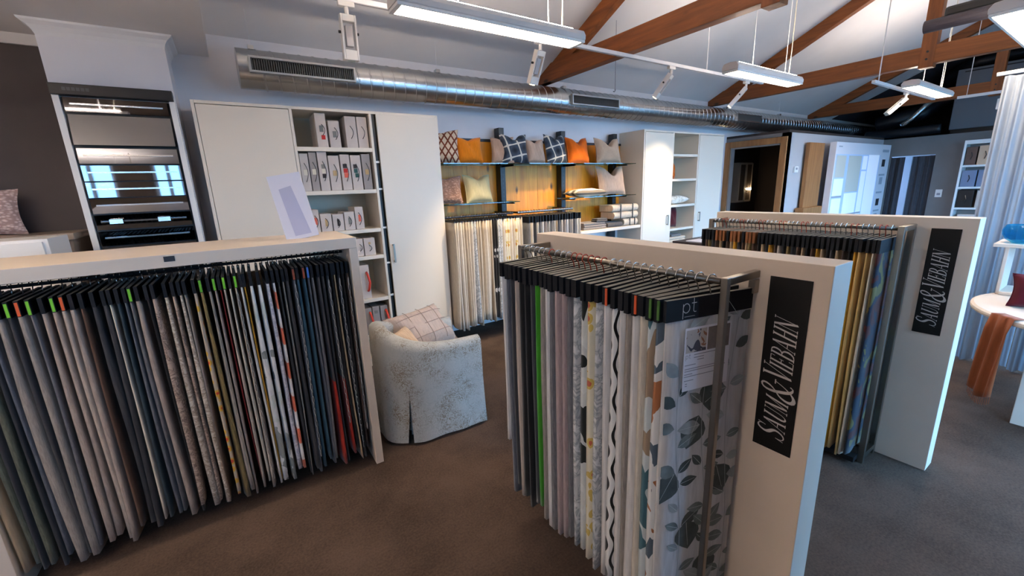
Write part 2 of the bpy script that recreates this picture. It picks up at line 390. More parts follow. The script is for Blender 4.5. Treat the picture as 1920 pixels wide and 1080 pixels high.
mb = MB(); mb.box(XBOX, XBOX + 0.1, yo1 - 0.02, yo1, 0, zo).box(XBOX, XBOX + 0.1, yo0 + 0.02, yo1 - 0.02, zo - 0.02, zo); mb.build('jamb', M['boxdark'], d)
# end wall with dark doorway
ye0, ye1, ze = 2.52, 3.22, 2.0
mb = MB(); mb.box(XE, XE + 0.1, ye1, YC + 0.1, 0, 2.36).box(XE, XE + 0.1, YF, ye0, 0, 2.36).box(XE, XE + 0.1, ye0, ye1, ze, 2.36)
struct('wall_right', mb, M['greywall'], 'grey end wall with the curtained doorway')
struct('wall_right_room', B(XE + 0.9, XE + 0.95, 2.0, 3.6, 0, 2.36), M['paint'], 'pale wall seen past the dark curtains')
# loft beyond the end wall, its shade put into the dark colour
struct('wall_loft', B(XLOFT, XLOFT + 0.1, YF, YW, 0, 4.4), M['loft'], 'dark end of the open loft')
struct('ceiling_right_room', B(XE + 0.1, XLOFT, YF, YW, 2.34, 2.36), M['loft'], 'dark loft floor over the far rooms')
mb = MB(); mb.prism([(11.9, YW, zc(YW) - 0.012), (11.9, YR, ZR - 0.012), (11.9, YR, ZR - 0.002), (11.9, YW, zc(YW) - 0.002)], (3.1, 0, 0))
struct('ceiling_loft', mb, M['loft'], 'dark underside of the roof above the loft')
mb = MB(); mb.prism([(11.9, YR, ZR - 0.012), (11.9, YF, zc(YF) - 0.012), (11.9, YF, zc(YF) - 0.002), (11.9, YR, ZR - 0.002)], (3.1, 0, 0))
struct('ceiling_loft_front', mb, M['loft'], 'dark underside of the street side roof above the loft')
struct('baseboard_back', B(1.79, 4.8, YW - 0.015, YW, 0, 0.09), M['cornice'], 'white skirting under the hanging samples')

# ------------------------------------------------------------------ roof trusses
def truss(x, label):
    t = empty('roof_truss', (x, YR, 2.83)); tag(t, label, 'roof truss', 'roof trusses'); w = 0.055
    B(x - w, x + w, yb, YW, 2.865, 3.06).build('tie_beam', M['beam'], t, bevel=0.006)
    for s_ in (1, -1):
        y0 = YR + s_ * (YW - YR); dz = 0.165
        mb = MB(); mb.prism([(x - w * .85, y0, ZW - 0.075), (x - w * .85, y0, ZW - 0.004), (x - w * .85, YR + s_ * 0.066, ZR - 0.004 - 0.066 * SL), (x - w * .85, YR + s_ * 0.066, ZR - dz - 0.066 * SL), (x - w * .85, y0 - s_ * 0.2, ZW - 0.075)], (w * 1.7, 0, 0))
        mb.build('rafter', M['beam'], t, bevel=0.005)
    B(x - w * 1.08, x + w * 1.08, YR - 0.065, YR + 0.065, 2.83, ZR - 0.05).build('king_post', M['beamz'], t, bevel=0.006)
    for z in (2.92, 3.0): MB().tube([(x - w * 1.08 - 0.008, YR, z), (x - w * 1.08 + 0.01, YR, z)], 0.012, 8).build('bolt', M['dsteel'], t)
truss(3.42, 'nearest orange pine roof truss, crossing above the white light track')
truss(7.0, 'middle orange pine roof truss with its king post in view')
truss(10.7, 'farthest orange pine roof truss in front of the dark loft')

# ------------------------------------------------------------------ spiral duct
duct = empty('air_duct', (0.21, 4.12, 2.64)); tag(duct, 'long round galvanised spiral air duct under the ceiling', 'air duct')
def duct_body(x0, x1, r, yc, zc_):
    mb = MB(); rows = []; n = 28; x = x0; prof = [(x0, r)]
    while x < x1 - 0.11:
        x += 0.104; prof += [(x - 0.008, r), (x - 0.004, r + 0.004), (x + 0.004, r + 0.004), (x + 0.008, r)]
    prof.append((x1, r))
    for k in range(n):
        a = 2 * math.pi * k / n; rows.append([(px + (0.104 * k / n if 0 < i < len(prof) - 1 else 0) - 0.0, yc + rr * math.cos(a), zc_ + rr * math.sin(a)) for i, (px, rr) in enumerate(prof)])
    mb.grid(rows, True); nv = len(prof); mb.face([k * nv for k in range(n)]); mb.face([k * nv + nv - 1 for k in range(n)])
    return mb
ob = duct_body(0.21, 14.2, 0.146, 4.12, 2.64).build('duct_pipe', M['galv'], duct, smooth=True)
ob.data.set_sharp_from_angle(angle=R(35)) if hasattr(ob.data, 'set_sharp_from_angle') else None
for gx0, gx1, ns, gm in ((0.28, 1.06, 46, 'white'), (3.52, 4.31, 44, 'white'), (7.08, 7.83, 40, 'galv')):
    yg = 3.952; z0, z1 = 2.585, 2.70; t = 0.014
    mb = MB(); mb.box(gx0, gx1, yg - 0.012, yg + 0.03, z0, z0 + t).box(gx0, gx1, yg - 0.012, yg + 0.03, z1 - t, z1)
    mb.box(gx0, gx0 + t, yg - 0.012, yg + 0.03, z0 + t, z1 - t).box(gx1 - t, gx1, yg - 0.012, yg + 0.03, z0 + t, z1 - t)
    g = mb.build('grille_frame', M['galv' if gm == 'galv' else 'white'] if gm == 'galv' else plain('grille grey', (176, 178, 178), 0.4, 0.6), duct)
    B(gx0 + t, gx1 - t, yg + 0.012, yg + 0.016, z0 + t, z1 - t).build('grille_back', M['black'], g)
    mb = MB(); w = (gx1 - gx0 - 2 * t) / ns
    for i in range(ns): mb.box(gx0 + t + w * (i + .42), gx0 + t + w * (i + .60), yg - 0.004, yg + 0.012, z0 + t, z1 - t)
    tag(mb.build('grille_slats', plain('slat grey', (120, 122, 122) if gm == 'white' else (70, 74, 78), 0.5, 0.4), g), kind='stuff')
for hx in (0.32, 1.9, 3.53, 5.24, 7.0, 8.8):
    mb = MB(); mb.box(hx - 0.02, hx + 0.02, 4.09, 4.15, 2.785, 2.815); mb.build('duct_hanger', M['galv'], duct); MB().tube([(hx, 4.12, 2.815), (hx, 4.12, zc(4.12) + 0.01)], 0.0015, 5).build('hanger_wire', M['cornice'], duct)

# ------------------------------------------------------------------ pendant fluorescent lamps
lamp_em = emit('fluorescent diffuser', (255, 232, 206), 30.0)
lamp_up = emit('fluorescent uplight', (255, 236, 218), 95.0)
lamp_dim = emit('fluorescent uplight dimmed', (255, 236, 218), 48.0)
def fluo(x0, x1, y, z, hw, label, group='pendant strip lamps', up='lamp_up'):
    t = empty('pendant_strip_lamp', ((x0 + x1) / 2, y, z)); tag(t, label, 'pendant lamp', group)
    mb = MB(); prof = [(-hw, 0.0), (-hw * 1.02, 0.03), (-hw * 0.8, 0.06), (0, 0.068), (hw * 0.8, 0.06), (hw * 1.02, 0.03), (hw, 0.0)]
    mb.prism([(x0, y + a, z + b) for a, b in prof], (x1 - x0, 0, 0)); mb.build('housing', plain('lamp housing white', (214, 208, 204), 0.45), t, bevel=0.006)
    B(x0 + 0.03, x1 - 0.03, y - hw * 0.84, y + hw * 0.84, z - 0.012, z - 0.001).build('diffuser', lamp_em, t, bevel=0.004)
    mb = MB(); e = 0.016
    mb.box(x0 + 0.005, x0 + 0.03, y - hw * 0.95, y + hw * 0.95, z - 0.016, z - 0.001).box(x1 - 0.03, x1 - 0.005, y - hw * 0.95, y + hw * 0.95, z - 0.016, z - 0.001)
    mb.box(x0 + 0.03, x1 - 0.03, y - hw * 0.97, y - hw * 0.84, z - 0.016, z - 0.001).box(x0 + 0.03, x1 - 0.03, y + hw * 0.84, y + hw * 0.97, z - 0.016, z - 0.001)
    mb.build('diffuser_rim', M['white'], t)
    B(x0 + 0.08, x1 - 0.08, y - hw * 0.5, y + hw * 0.5, z + 0.068, z + 0.071).build('uplight_lens', lamp_up if up == 'lamp_up' else lamp_dim, t)
    for xx in (x0 + (x1 - x0) * .3, x1 - (x1 - x0) * .2):
        MB().tube([(xx, y, z + 0.06), (xx, y, zcx(xx, y) - 0.003)], 0.003, 6).build('suspension_rod', M['white'], t)
    xx = x1 - (x1 - x0) * .1; zz = zcx(xx, y)
    MB().tube([(xx, y + .02, z + 0.06), (xx + .012, y + .02, z + .06 + (zz - z) * .2), (xx + .03, y + .03, z + (zz - z) * .6), (xx + .02, y + .02, zz - 0.003)], 0.004, 6).build('cable', plain('lamp cable', (214, 204, 180), 0.5), t, smooth=True)
fluo(0.86, 2.16, 2.36, 2.6, 0.075, 'long lit strip lamp hanging nearest, above the light track at top centre')
fluo(3.88, 5.13, 2.27, 2.6, 0.075, 'lit strip lamp hanging between the nearest and middle trusses', up='dim')
fluo(7.2, 8.75, 1.88, 2.7, 0.09, 'lit strip lamp hanging farthest, beyond the middle truss', up='dim')
fluo(4.15, 5.5, 0.66, 2.6, 0.11, 'bright strip lamp cut off by the top right corner', up='dim')
fluo(-2.2, -0.9, 0.5, 2.35, 0.075, 'added unseen strip lamp under the flat ceiling left of the camera')  # added out of view to brighten the left ceiling
fluo(-2.6, -1.3, 2.3, 2.35, 0.075, 'added unseen strip lamp under the flat ceiling in front of the charcoal wall')  # second added lamp, unseen, lifts the flat ceiling's brightness

# ------------------------------------------------------------------ light track with spot heads
def spot_head(x, y, z, tilt, turn, label, lit=0.0):
    t = empty('track_spotlight', (x, y, z)); tag(t, label, 'spotlight', 'track spotlights'); wm = plain('spot white metal', (222, 218, 214), 0.4)
    B(x - 0.05, x + 0.05, y - 0.018, y + 0.018, z - 0.03, z).build('adapter', wm, t, bevel=0.003)
    MB().tube([(x, y, z - 0.03), (x, y, z - 0.075)], 0.014, 8).build('stem', wm, t)
    d = Vector((math.sin(turn) * math.sin(tilt), math.cos(turn) * math.sin(tilt), -math.cos(tilt))); c = Vector((x, y, z - 0.075))
    sx = Vector((math.cos(turn), -math.sin(turn), 0)); sy = d.cross(sx)
    mb = MB(); L = 0.26
    for s_ in (-1, 1): mb.obox(c + d * (L / 2) + sx * (0.042 * s_), sx * 0.006, sy * 0.024, d * (L / 2))
    mb.obox(c + d * 0.02, sx * 0.036, sy * 0.024, d * 0.02).obox(c + d * (L - 0.03), sx * 0.036, sy * 0.024, d * 0.03)
    mb.build('frame', wm, t, bevel=0.003)
    MB().obox(c + d * 0.12, sx * 0.022, sy * 0.016, d * 0.06).build('lamp_body', plain('spot grey', (168, 166, 168), 0.35, 0.3), t, bevel=0.003)
    MB().tube([c + d * (L - 0.004), c + d * (L + 0.006)], 0.022, 12).build('lens', M['glass'] if not lit else emit('halogen lens', (255, 214, 150), 10), t)
    for s_ in (-1, 1): MB().tube([c + d * 0.10 + sx * 0.048 * s_, c + d * 0.10 + sx * 0.062 * s_], 0.009, 8).build('knob', M['dsteel'], t)
    if lit:
        ld = bpy.data.lights.new('halogen', 'SPOT'); ld.energy = lit; ld.color = (1.0, 0.78, 0.48); ld.spot_size = R(62); ld.spot_blend = 0.8; ld.shadow_soft_size = 0.04
        lo = bpy.data.objects.new('halogen', ld); COL.objects.link(lo); lo.parent = t
        lo.location = c + d * (L + 0.02) - Vector((x, y, z)); lo.rotation_mode = 'QUATERNION'; lo.rotation_quaternion = d.to_track_quat('-Z', 'Y')
tr = empty('light_track', (3.1, 3.02, 2.83)); tag(tr, 'long white light track under the nearest truss', 'light track')
B(0.05, 5.93, 3.0, 3.035, 2.83, 2.862).build('rail', M['cornice'], tr, bevel=0.003)
B(0.05, 5.93, 3.012, 3.023, 2.8295, 2.8305).build('slot', M['print_grey'], tr)
for xx in (0.9, 4.7): MB().tube([(xx, 3.018, 2.862), (xx, 3.018, zc(3.018) - .003)], 0.004, 6).build('suspension_wire', M['white'], tr)
spot_head(0.80, 3.018, 2.83, R(3), 0, 'white track spotlight hanging straight down over the duct grille')
spot_head(2.34, 3.018, 2.83, R(24), R(-8), 'white track spotlight under the nearest strip lamp', 110)
spot_head(4.07, 3.018, 2.83, R(38), R(-24), 'white track spotlight swung towards the cushion shelves', 130)
spot_head(5.55, 3.018, 2.83, R(40), R(-30), 'white track spotlight at the right end of the long track', 75)
tr2 = empty('light_track', (7.3, 2.05, 2.72)); tag(tr2, 'short white light track beside the farthest strip lamp', 'light track')
B(6.55, 9.0, 2.035, 2.07, 2.70, 2.735).build('rail', M['cornice'], tr2)
MB().tube([(6.7, 2.05, 2.735), (6.7, 2.05, zc(2.05) - .003)], 0.006, 6).build('suspension_rod', M['white'], tr2)
spot_head(7.75, 2.05, 2.70, R(45), R(-40), 'white track spotlight under the farthest strip lamp')
wr = empty('hanging_wire', (3.75, 3.5, 2.66)); tag(wr, 'thin grey wire with a hook hanging behind the nearest truss', 'wire')
MB().tube([(3.75, 3.5, zc(3.5)), (3.75, 3.5, 2.68)], 0.004, 6).build('strand', M['print_grey'], wr)
MB().tube([(3.75, 3.5, 2.68), (3.75, 3.5, 2.66), (3.735, 3.5, 2.648), (3.72, 3.5, 2.655)], 0.004, 6).build('hook', M['dsteel'], wr)
hb = empty('ceiling_heater', (5.2, 0.3, 2.8)); tag(hb, 'dark grey box beam with rounded end hanging at the upper right', 'heater')
MB().tube([(5.2, 1.33, 2.86), (5.2, -0.9, 2.86)], 0.05, 16).build('housing', plain('anthracite metal', (58, 54, 62), 0.5, 0.3), hb, smooth=False)
B(5.19, 5.35, -0.9, 1.22, 2.90, 2.98).build('top_box', M['black'], hb, bevel=0.02)
for yy in (1.0, 0.1): MB().tube([(5.24, yy, 2.97), (5.24, yy, zc(yy))], 0.006, 6).build('suspension_rod', M['dsteel'], hb)

# ------------------------------------------------------------------ loft clutter above the end wall
o = empty('air_handler', (12.6, 2.2, 2.36)); tag(o, 'grey boxed air handling unit above the end wall', 'air handler')
B(12.2, 13.2, 0.6, 2.48, 2.46, 3.07).build('casing', plain('grey casing', (120, 122, 128), 0.6), o, bevel=0.01)
B(12.25, 13.2, 0.6, 2.46, 2.37, 2.46).build('plinth', M['black'], o)
o = empty('air_plenum', (12.8, 2.2, 3.1)); tag(o, 'grey plenum box above the air handling unit', 'air duct')
B(12.2, 13.4, 1.2, 2.5, 3.26, 3.56).build('casing', plain('grey casing', (120, 122, 128), 0.6), o, bevel=0.01)
B(12.195, 12.2, 1.5, 2.4, 3.50, 3.52).build('label_strip', M['print_dark'], o)
MB().tube([(12.6, 1.9, 3.07), (12.6, 1.9, 3.26)], 0.2, 16).build('collar', M['dsteel'], o)
def flex(path, r, name, label, m):
    o = MB(); pts = []
    P = [Vector(p) for p in path]
    for i in range(len(P) - 1):
        n = max(2, int((P[i + 1] - P[i]).length / 0.05))
        pts += [P[i].lerp(P[i + 1], k / n) for k in range(n)]
    pts.append(P[-1]); o.tube(pts, [r * (1.05 if i % 2 else 0.97) for i in range(len(pts))], 14)
    return tag(o.build(name, m, smooth=True), label, 'air duct', 'flexible ducts in the loft')
blk = plain('black duct sleeve', (24, 28, 34), 0.4)
flex([(12.4, 3.7, 2.72), (12.42, 3.4, 2.78), (12.6, 3.0, 2.9), (12.9, 2.7, 3.2)], 0.16, 'flexible_duct', 'dark flexible duct rising from the far end of the round duct', blk)
flex([(12.0, 3.75, 2.48), (12.0, 3.3, 2.48), (12.02, 2.75, 2.49), (12.05, 2.56, 2.5)], 0.09, 'flexible_duct', 'dark flexible duct lying along the top of the end wall', blk)
flex([(11.95, 3.15, 2.62), (11.95, 3.0, 2.75), (12.0, 2.85, 2.95), (12.2, 2.7, 3.15)], 0.05, 'flexible_duct', 'thin silvery duct in front of the dark loft', M['galv'])
o = MB().tube([(12.6, 1.5, 3.78), (12.6, 2.3, 3.72), (12.6, 2.75, 3.48)], 0.13, 14).build('duct_bend', blk, smooth=True); tag(o, 'black duct above the grey plenum box', 'air duct')
o = empty('light_track', (10.4, 1.5, 2.75)); tag(o, 'short white track with a bracket near the sheer curtain top', 'light track')
B(9.98, 10.02, 1.0, 2.0, 2.78, 2.82).build('rail', M['cornice'], o); B(9.95, 10.05, 1.35, 1.55, 2.55, 2.70).build('bracket', M['white'], o, bevel=0.004)
MB().tube([(10.0, 1.45, 2.70), (10.0, 1.45, 2.78)], 0.01, 6).build('stem', M['white'], o)
for yy in (1.1, 1.9): MB().tube([(10.0, yy, 2.82), (10.0, yy, zc(yy))], 0.004, 6).build('suspension_rod', M['white'], o)

# ------------------------------------------------------------------ tall cabinets
def cabinet_shell(t, x0, x1, y0, y1, z1, bays, shelves, tk=0.022):
    """bays: list of inner dividers x; shelves: (xa, xb, [z tops])"""
    mb = MB(); mb.box(x0, x0 + tk, y0, y1, 0, z1).box(x1 - tk, x1, y0, y1, 0, z1).box(x0 + tk, x1 - tk, y0, y1, z1 - tk, z1).box(x0 + tk, x1 - tk, y0 + .01, y1, 0.0, 0.08)
    mb.build('carcass', M['lacq'], t, bevel=0.002)
    B(x0 + tk, x1 - tk, y1 - 0.012, y1 - 0.002, 0.08, z1 - tk).build('back_panel', M['lacq2'], t)
    for xd in bays: B(xd - tk / 2, xd + tk / 2, y0, y1 - 0.012, 0.08, z1 - tk).build('divider', M['lacq'], t, bevel=0.002)
    xa, xb, zs = shelves
    for z in zs: B(xa, xb, y0 + 0.004, y1 - 0.013, z - 0.034, z).build('shelf', M['lacq'], t, bevel=0.002)
def handle(door, x, z0, z1, y):
    mb = MB(); mb.box(x - 0.008, x + 0.008, y - 0.034, y - 0.026, z0, z1).box(x - 0.006, x + 0.006, y - 0.03, y, z0 + 0.004, z0 + 0.018).box(x - 0.006, x + 0.006, y - 0.03, y, z1 - 0.018, z1 - 0.004)
    mb.build('handle', M['steel'], door, bevel=0.002)
c1 = empty('tall_cabinet', (0.83, 4.17, 0)); tag(c1, 'tall cream cabinet with an open shelf bay of boxes beside the white pillar', 'cabinet', 'tall cream cabinets')
YCF = 3.95
cabinet_shell(c1, -0.13, 1.79, YCF, YW - 0.005, 2.36, [0.513, 1.145], (0.524, 1.134, [2.05, 1.69, 1.336, 1.085, 0.675, 0.31]))
d = B(-0.105, 0.499, YCF - 0.004, YCF + 0.016, 0.085, 2.333).build('door', M['lacq'], c1, bevel=0.002)
d = B(1.192, 1.764, YCF - 0.018, YCF + 0.002, 0.085, 2.338).build('door', M['lacq'], c1, bevel=0.002); handle(d, 1.225, 1.0, 1.18, YCF - 0.018)
B(1.158, 1.19, YCF + 0.02, YCF + 0.03, 0.085, 2.335).build('gap_strip', M['black'], c1)
for z in (1.93, 1.69, 1.336, 1.0, 0.68): B(1.157, 1.192, YCF + 0.004, YCF + 0.02, z - 0.008, z + 0.008).build('hinge', M['white'], c1)
c2 = empty('tall_cabinet', (5.8, 4.17, 0)); tag(c2, 'tall cream cabinet with a narrow open bay, right of the cushion shelves', 'cabinet', 'tall cream cabinets')
cabinet_shell(c2, 4.815, 6.75, YCF, YW - 0.005, 2.36, [5.465, 6.08], (5.476, 6.069, [2.05, 1.697, 1.316, 0.962, 0.74, 0.35]))
d = B(4.84, 5.45, YCF - 0.004, YCF + 0.016, 0.085, 2.333).build('door', M['lacq'], c2, bevel=0.002); handle(d, 5.375, 1.03, 1.18, YCF - 0.004)
d = B(6.095, 6.725, YCF - 0.004, YCF + 0.016, 0.085, 2.333).build('door', M['lacq'], c2, bevel=0.002); handle(d, 6.17, 1.03, 1.18, YCF - 0.004)

# boxes on the shelves of the first cabinet
def loop_handle(t, x, z0, z1, y, m, bow=0.02, r=0.0025):
    pts = [(x + bow * math.sin(math.pi * k / 8) - bow * .3, y - 0.004 - 0.012 * math.sin(math.pi * k / 8), z1 + (z0 - z1) * k / 8) for k in range(9)]
    MB().tube(pts, r, 6).build('handle', m, t, smooth=True)
SW = {'red': (196, 50, 46), 'coral': (226, 110, 90), 'grey': (120, 120, 116), 'dark': (54, 48, 48), 'teal': (40, 84, 80), 'cream': (222, 214, 196), 'sand': (190, 160, 116)}
def sample_box(x0, x1, z0, z1, y0, mat, label, handles=(), swatches=(), hm=None, group='sample boxes in the tall cabinet'):
    t = empty('sample_box', ((x0 + x1) / 2, y0 + 0.13, z0)); tag(t, label, 'box', group)
    B(x0 + .003, x1 - .003, y0, y0 + 0.26, z0 + .001, z1).build('carton', mat, t, bevel=0.003)
    for hx, za, zb in handles: loop_handle(t, x0 + (x1 - x0) * hx, z0 + (z1 - z0) * za, z0 + (z1 - z0) * zb, y0, hm or M['print_dark'])
    for sx, sz, w, h, c in swatches:
        cx = x0 + (x1 - x0) * sx; cz = z0 + (z1 - z0) * sz
        B(cx - w / 2, cx + w / 2, y0 - 0.004, y0, cz - h / 2, cz + h / 2).build('swatch', plain('swatch ' + c, SW[c], 0.8), t)
    return t
bc, bd = M['boxcard'], M['boxdark']
yb_ = 3.985
def sb(x0, x1, z0, z1, mat, label, **k): return sample_box(x0, x1, z0, z1, yb_ + k.pop('dy', 0), mat, label, **k)
sb(.69, .78, 2.05, 2.325, bc, 'tall pale box with a red swatch on the top cabinet shelf', handles=[(.62, .35, .68)], swatches=[(.6, .3, .03, .035, 'red'), (.5, .55, .03, .05, 'grey')])
sb(.79, .885, 2.05, 2.27, bc, 'shorter pale box with a grey swatch on the top cabinet shelf', handles=[(.6, .3, .75)], swatches=[(.5, .5, .03, .05, 'grey')])
sb(.93, 1.03, 2.05, 2.315, bc, 'pale box second from the right end of the top cabinet shelf', handles=[(.5, .3, .7)], dy=.01)
sb(1.031, 1.125, 2.05, 2.315, bc, 'pale box at the right end of the top cabinet shelf', handles=[(.5, .3, .7)], dy=.01)
row2 = [(.53, .60, 2.0, bc, 'cream'), (.601, .665, 2.01, bd, 'cream'), (.668, .75, 2.02, bc, 'grey'), (.752, .845, 1.985, bc, 'sand'), (.85, .935, 1.995, bc, 'coral'), (.937, 1.03, 1.99, bc, 'teal'), (1.034, 1.115, 2.0, bd, 'sand')]
for i, (a, b, z1, m, c) in enumerate(row2):
    sws = [(.5, .5, .03, .045, c)]
    if c == 'coral': sws = [(.45, .68, .034, .035, 'dark'), (.47, .55, .034, .035, 'red'), (.5, .42, .034, .04, 'coral')]
    if c == 'teal': sws = [(.4, .68, .03, .035, 'dark'), (.42, .55, .03, .035, 'teal'), (.5, .42, .03, .035, 'teal')]
    if c == 'grey': sws = [(.5, .62, .028, .035, 'grey'), (.5, .5, .028, .035, 'cream'), (.5, .38, .028, .035, 'dark')]
    sb(a, b, 1.69, z1, m, ['pale box leftmost in the second cabinet row', 'grey box with cream swatch, second in the second cabinet row', 'pale box with three grey toned swatches in the second cabinet row', 'wide pale box with a sand swatch in the second cabinet row', 'pale box with coral and red swatches in the second cabinet row', 'pale box with teal swatches in the second cabinet row', 'grey box at the right end of the second cabinet row'][i], handles=[(.55, .25, .75)], swatches=sws)
row3 = [(.56, .622, 1.535, bc, 'coral'), (.625, .722, 1.495, bc, 'sand'), (.724, .822, 1.485, bc, 'dark'), (.824, .918, 1.50, bc, 'grey'), (.92, 1.0, 1.54, bc, 'coral')]
for i, (a, b, z1, m, c) in enumerate(row3):
    sb(a, b, 1.336, z1, m, ['narrow pale box with coral swatch behind the leaning sign', 'squat pale box with a sand coloured swatch in the third cabinet row', 'squat pale box with a dark swatch in the third cabinet row', 'squat pale box with a grey swatch in the third cabinet row', 'taller pale box with a coral swatch ending the third cabinet row'][i], swatches=[(.5, .5, .02, .06, c)], handles=[(.5, .2, .75)])
sb(.895, .965, 1.085, 1.25, bc, 'small pale box left of its pair in the fourth cabinet row', handles=[(.6, .3, .7)])
sb(.968, 1.075, 1.085, 1.25, bc, 'small pale box right of its pair in the fourth cabinet row', handles=[(.5, .25, .6)], swatches=[(.5, .7, .02, .02, 'sand')])
def red_box(x0, x1, z0, z1, label, dark):
    t = sample_box(x0, x1, z0, z1, yb_, bd if dark else bc, label)
    zm = (z0 + z1) / 2; h = min(.09, (z1 - z0) * .36); x = x0 + (x1 - x0) * .72
    pts = [(x, yb_ + .003, zm + h), (x, yb_ - .03, zm + h * .8), (x + .012, yb_ - .042, zm), (x, yb_ - .03, zm - h * .8), (x, yb_ + .003, zm - h)]
    MB().tube(pts, .011, 8).build('handle', M['red'], t, smooth=True)
red_box(.89, .99, .675, 1.0, 'tall pale box with a curved red handle in the fifth cabinet row', False)
red_box(.90, .97, .31, .58, 'grey box with a red handle, left of three in the bottom cabinet row', True)
sb(.972, 1.045, .31, .585, bd, 'grey box without handle between two red handled boxes', swatches=[(.5, .8, .03, .03, 'grey')])
red_box(1.048, 1.125, .31, .58, 'grey box with a red handle, right of three in the bottom cabinet row', True)

# ------------------------------------------------------------------ tilted glossy sample display on the pillar
dp = empty('blind_sample_display', (-0.54, 3.95, 1.0)); tag(dp, 'wall display of tilted black glossy strips with silver edges on the white pillar', 'display')
mir = plain('black glossy glass', (116, 118, 124), 0.03, 1.0)
smir = plain('mirror strip', (190, 192, 194), 0.06, 1.0)
for xx in (-0.838, -0.252): B(xx, xx + 0.034, 3.955, 3.999, 0.9, 2.36).build('side_rail', M['white'], dp, bevel=0.002)
B(-0.80, -0.255, 3.985, 3.999, 0.9, 2.33).build('backing', M['black'], dp)
hd = B(-0.835, -0.222, 3.92, 3.985, 2.335, 2.402).build('header', M['black'], dp, bevel=0.004)
mb = MB()
for k in range(6): mb.box(-0.775 + k * 0.022, -0.758 + k * 0.022, 3.9195, 3.92, 2.36, 2.38)
mb.build('faded_logo', plain('faded print', (62, 64, 70), .5), hd)
def strip(z0, z1, tilt, m, edge=True):
    zc_ = (z0 + z1) / 2; h = (z1 - z0) / 2 - 0.004; c = Vector((-0.528, 3.955, zc_))
    up = Vector((0, math.sin(tilt), math.cos(tilt))); nn = Vector((0, -math.cos(tilt), math.sin(tilt)))
    s_ = MB().obox(c, (0.262, 0, 0), nn * 0.003, up * h).build('strip', m, dp)
    if edge: MB().obox(c + nn * 0.006 + up * (h * .1), (0.235, 0, 0), nn * 0.003, up * 0.005).build('edge_bar', M['chrome'], s_)
    return s_
strip(2.235, 2.33, R(-3), mir)
strip(2.025, 2.232, R(13), smir, False)
for i, (z1, tl) in enumerate([(2.018, 4), (1.907, -2), (1.797, 1), (1.690, -4), (1.580, -7), (1.469, -2), (1.36, 3), (1.25, 0), (1.14, 2)]): strip(z1 - 0.108, z1, R(tl), mir)
for xx in (-0.68, -0.42): B(xx - 0.035, xx + 0.035, 3.925, 3.94, 1.515, 1.545).build('clip', M['chrome'], dp)

# ------------------------------------------------------------------ cushion wall
cw = empty('cushion_shelving', (3.3, 4.3, 0)); tag(cw, 'wall shelving of glass shelves on black posts over yellow pine boards', 'shelving')
for i in range(18):
    a = 1.80 + (4.812 - 1.80) / 18 * i; b = a + (4.812 - 1.80) / 18 - 0.002
    B(a, b, 4.372 + (i % 3) * 0.001, 4.392, 1.05, 2.185).build('board', M['ply'], cw)
B(1.795, 4.812, 4.36, 4.394, 2.187, 2.215).build('top_rail', M['dsteel'], cw)
for xx in (2.72, 3.65, 4.60):
    p = B(xx - 0.035, xx + 0.035, 4.27, 4.37, 0.02, 2.333).build('post', M['black'], cw, bevel=0.003)
    mb = MB()
    for k in range(24): mb.box(xx - 0.006, xx + 0.006, 4.2685, 4.27, 1.0 + k * 0.05, 1.022 + k * 0.05)
    mb.build('slots', plain('slot dark', (70, 70, 74), 0.5, 0.6), p)
for a, b, z, y0 in ((1.80, 2.68, 1.925, 3.98), (2.70, 3.64, 1.925, 3.98), (3.66, 4.70, 1.925, 3.98), (1.80, 2.75, 1.508, 3.98), (3.50, 4.72, 1.508, 3.98)):
    s_ = B(a, b, y0, 4.265, z - 0.010, z - 0.001).build('glass_shelf', M['gshelf'], cw)
    for xx in (2.72, 3.65, 4.60):
        if a - .05 < xx < b + .05: B(xx - 0.008, xx + 0.008, 4.05, 4.268, z - 0.03, z - 0.011).build('bracket', M['black'], s_)
sh = B(3.66, 4.80, 3.95, 4.265, 1.042, 1.082).build('towel_shelf', M['unit'], cw, bevel=0.003)
MB().tube([(1.80, 4.0, 1.378), (2.66, 4.0, 1.378)], 0.012, 10).build('hanging_rail', M['dsteel'], cw)
MB().tube([(2.72, 4.0, 1.378), (3.56, 4.0, 1.378)], 0.014, 10).build('hanging_rail', M['steel'], cw)
for xx in (1.815, 2.65, 2.73, 3.55): B(xx - 0.008, xx + 0.008, 4.0, 4.38, 1.368, 1.388).build('rail_arm', M['dsteel'], cw)

def pillow_mesh(w, h, t, chop=0.0, seed=0, n=18):
    """cushion standing on its lower edge in the local xz plane, face towards -y"""
    r = random.Random(seed); mb = MB(); P = [r.uniform(0, 6) for _ in range(4)]
    def pt(u, v, s_):
        x = w / 2 * u * (1 - 0.10 * (1 - v * v) * abs(u)); z = h / 2 * v * (1 - 0.09 * (1 - u * u) * abs(v))
        th = t / 2 * max(0, (1 - u ** 4)) ** 0.6 * max(0, (1 - v ** 4)) ** 0.6
        if v > -0.2: z -= chop * math.exp(-(u / 0.33) ** 2) * ((v + 0.2) / 1.2) ** 2
        th *= 1 + 0.10 * math.sin(3 * u + P[0]) * math.sin(3.5 * v + P[1]) - 0.25 * chop / max(h, .01) * math.exp(-(u / 0.3) ** 2) * max(0, v)
        wr = 0.006 * math.sin(7 * u + 4 * v + P[2]) * (1 - u * u) * (1 - v * v)
        return (x, s_ * th + wr, z + h / 2)
    for s_ in (-1, 1):
        mb.grid([[pt(-1 + 2 * i / n, -1 + 2 * j / n, s_) for j in range(n + 1)] for i in range(n + 1)])
    return mb
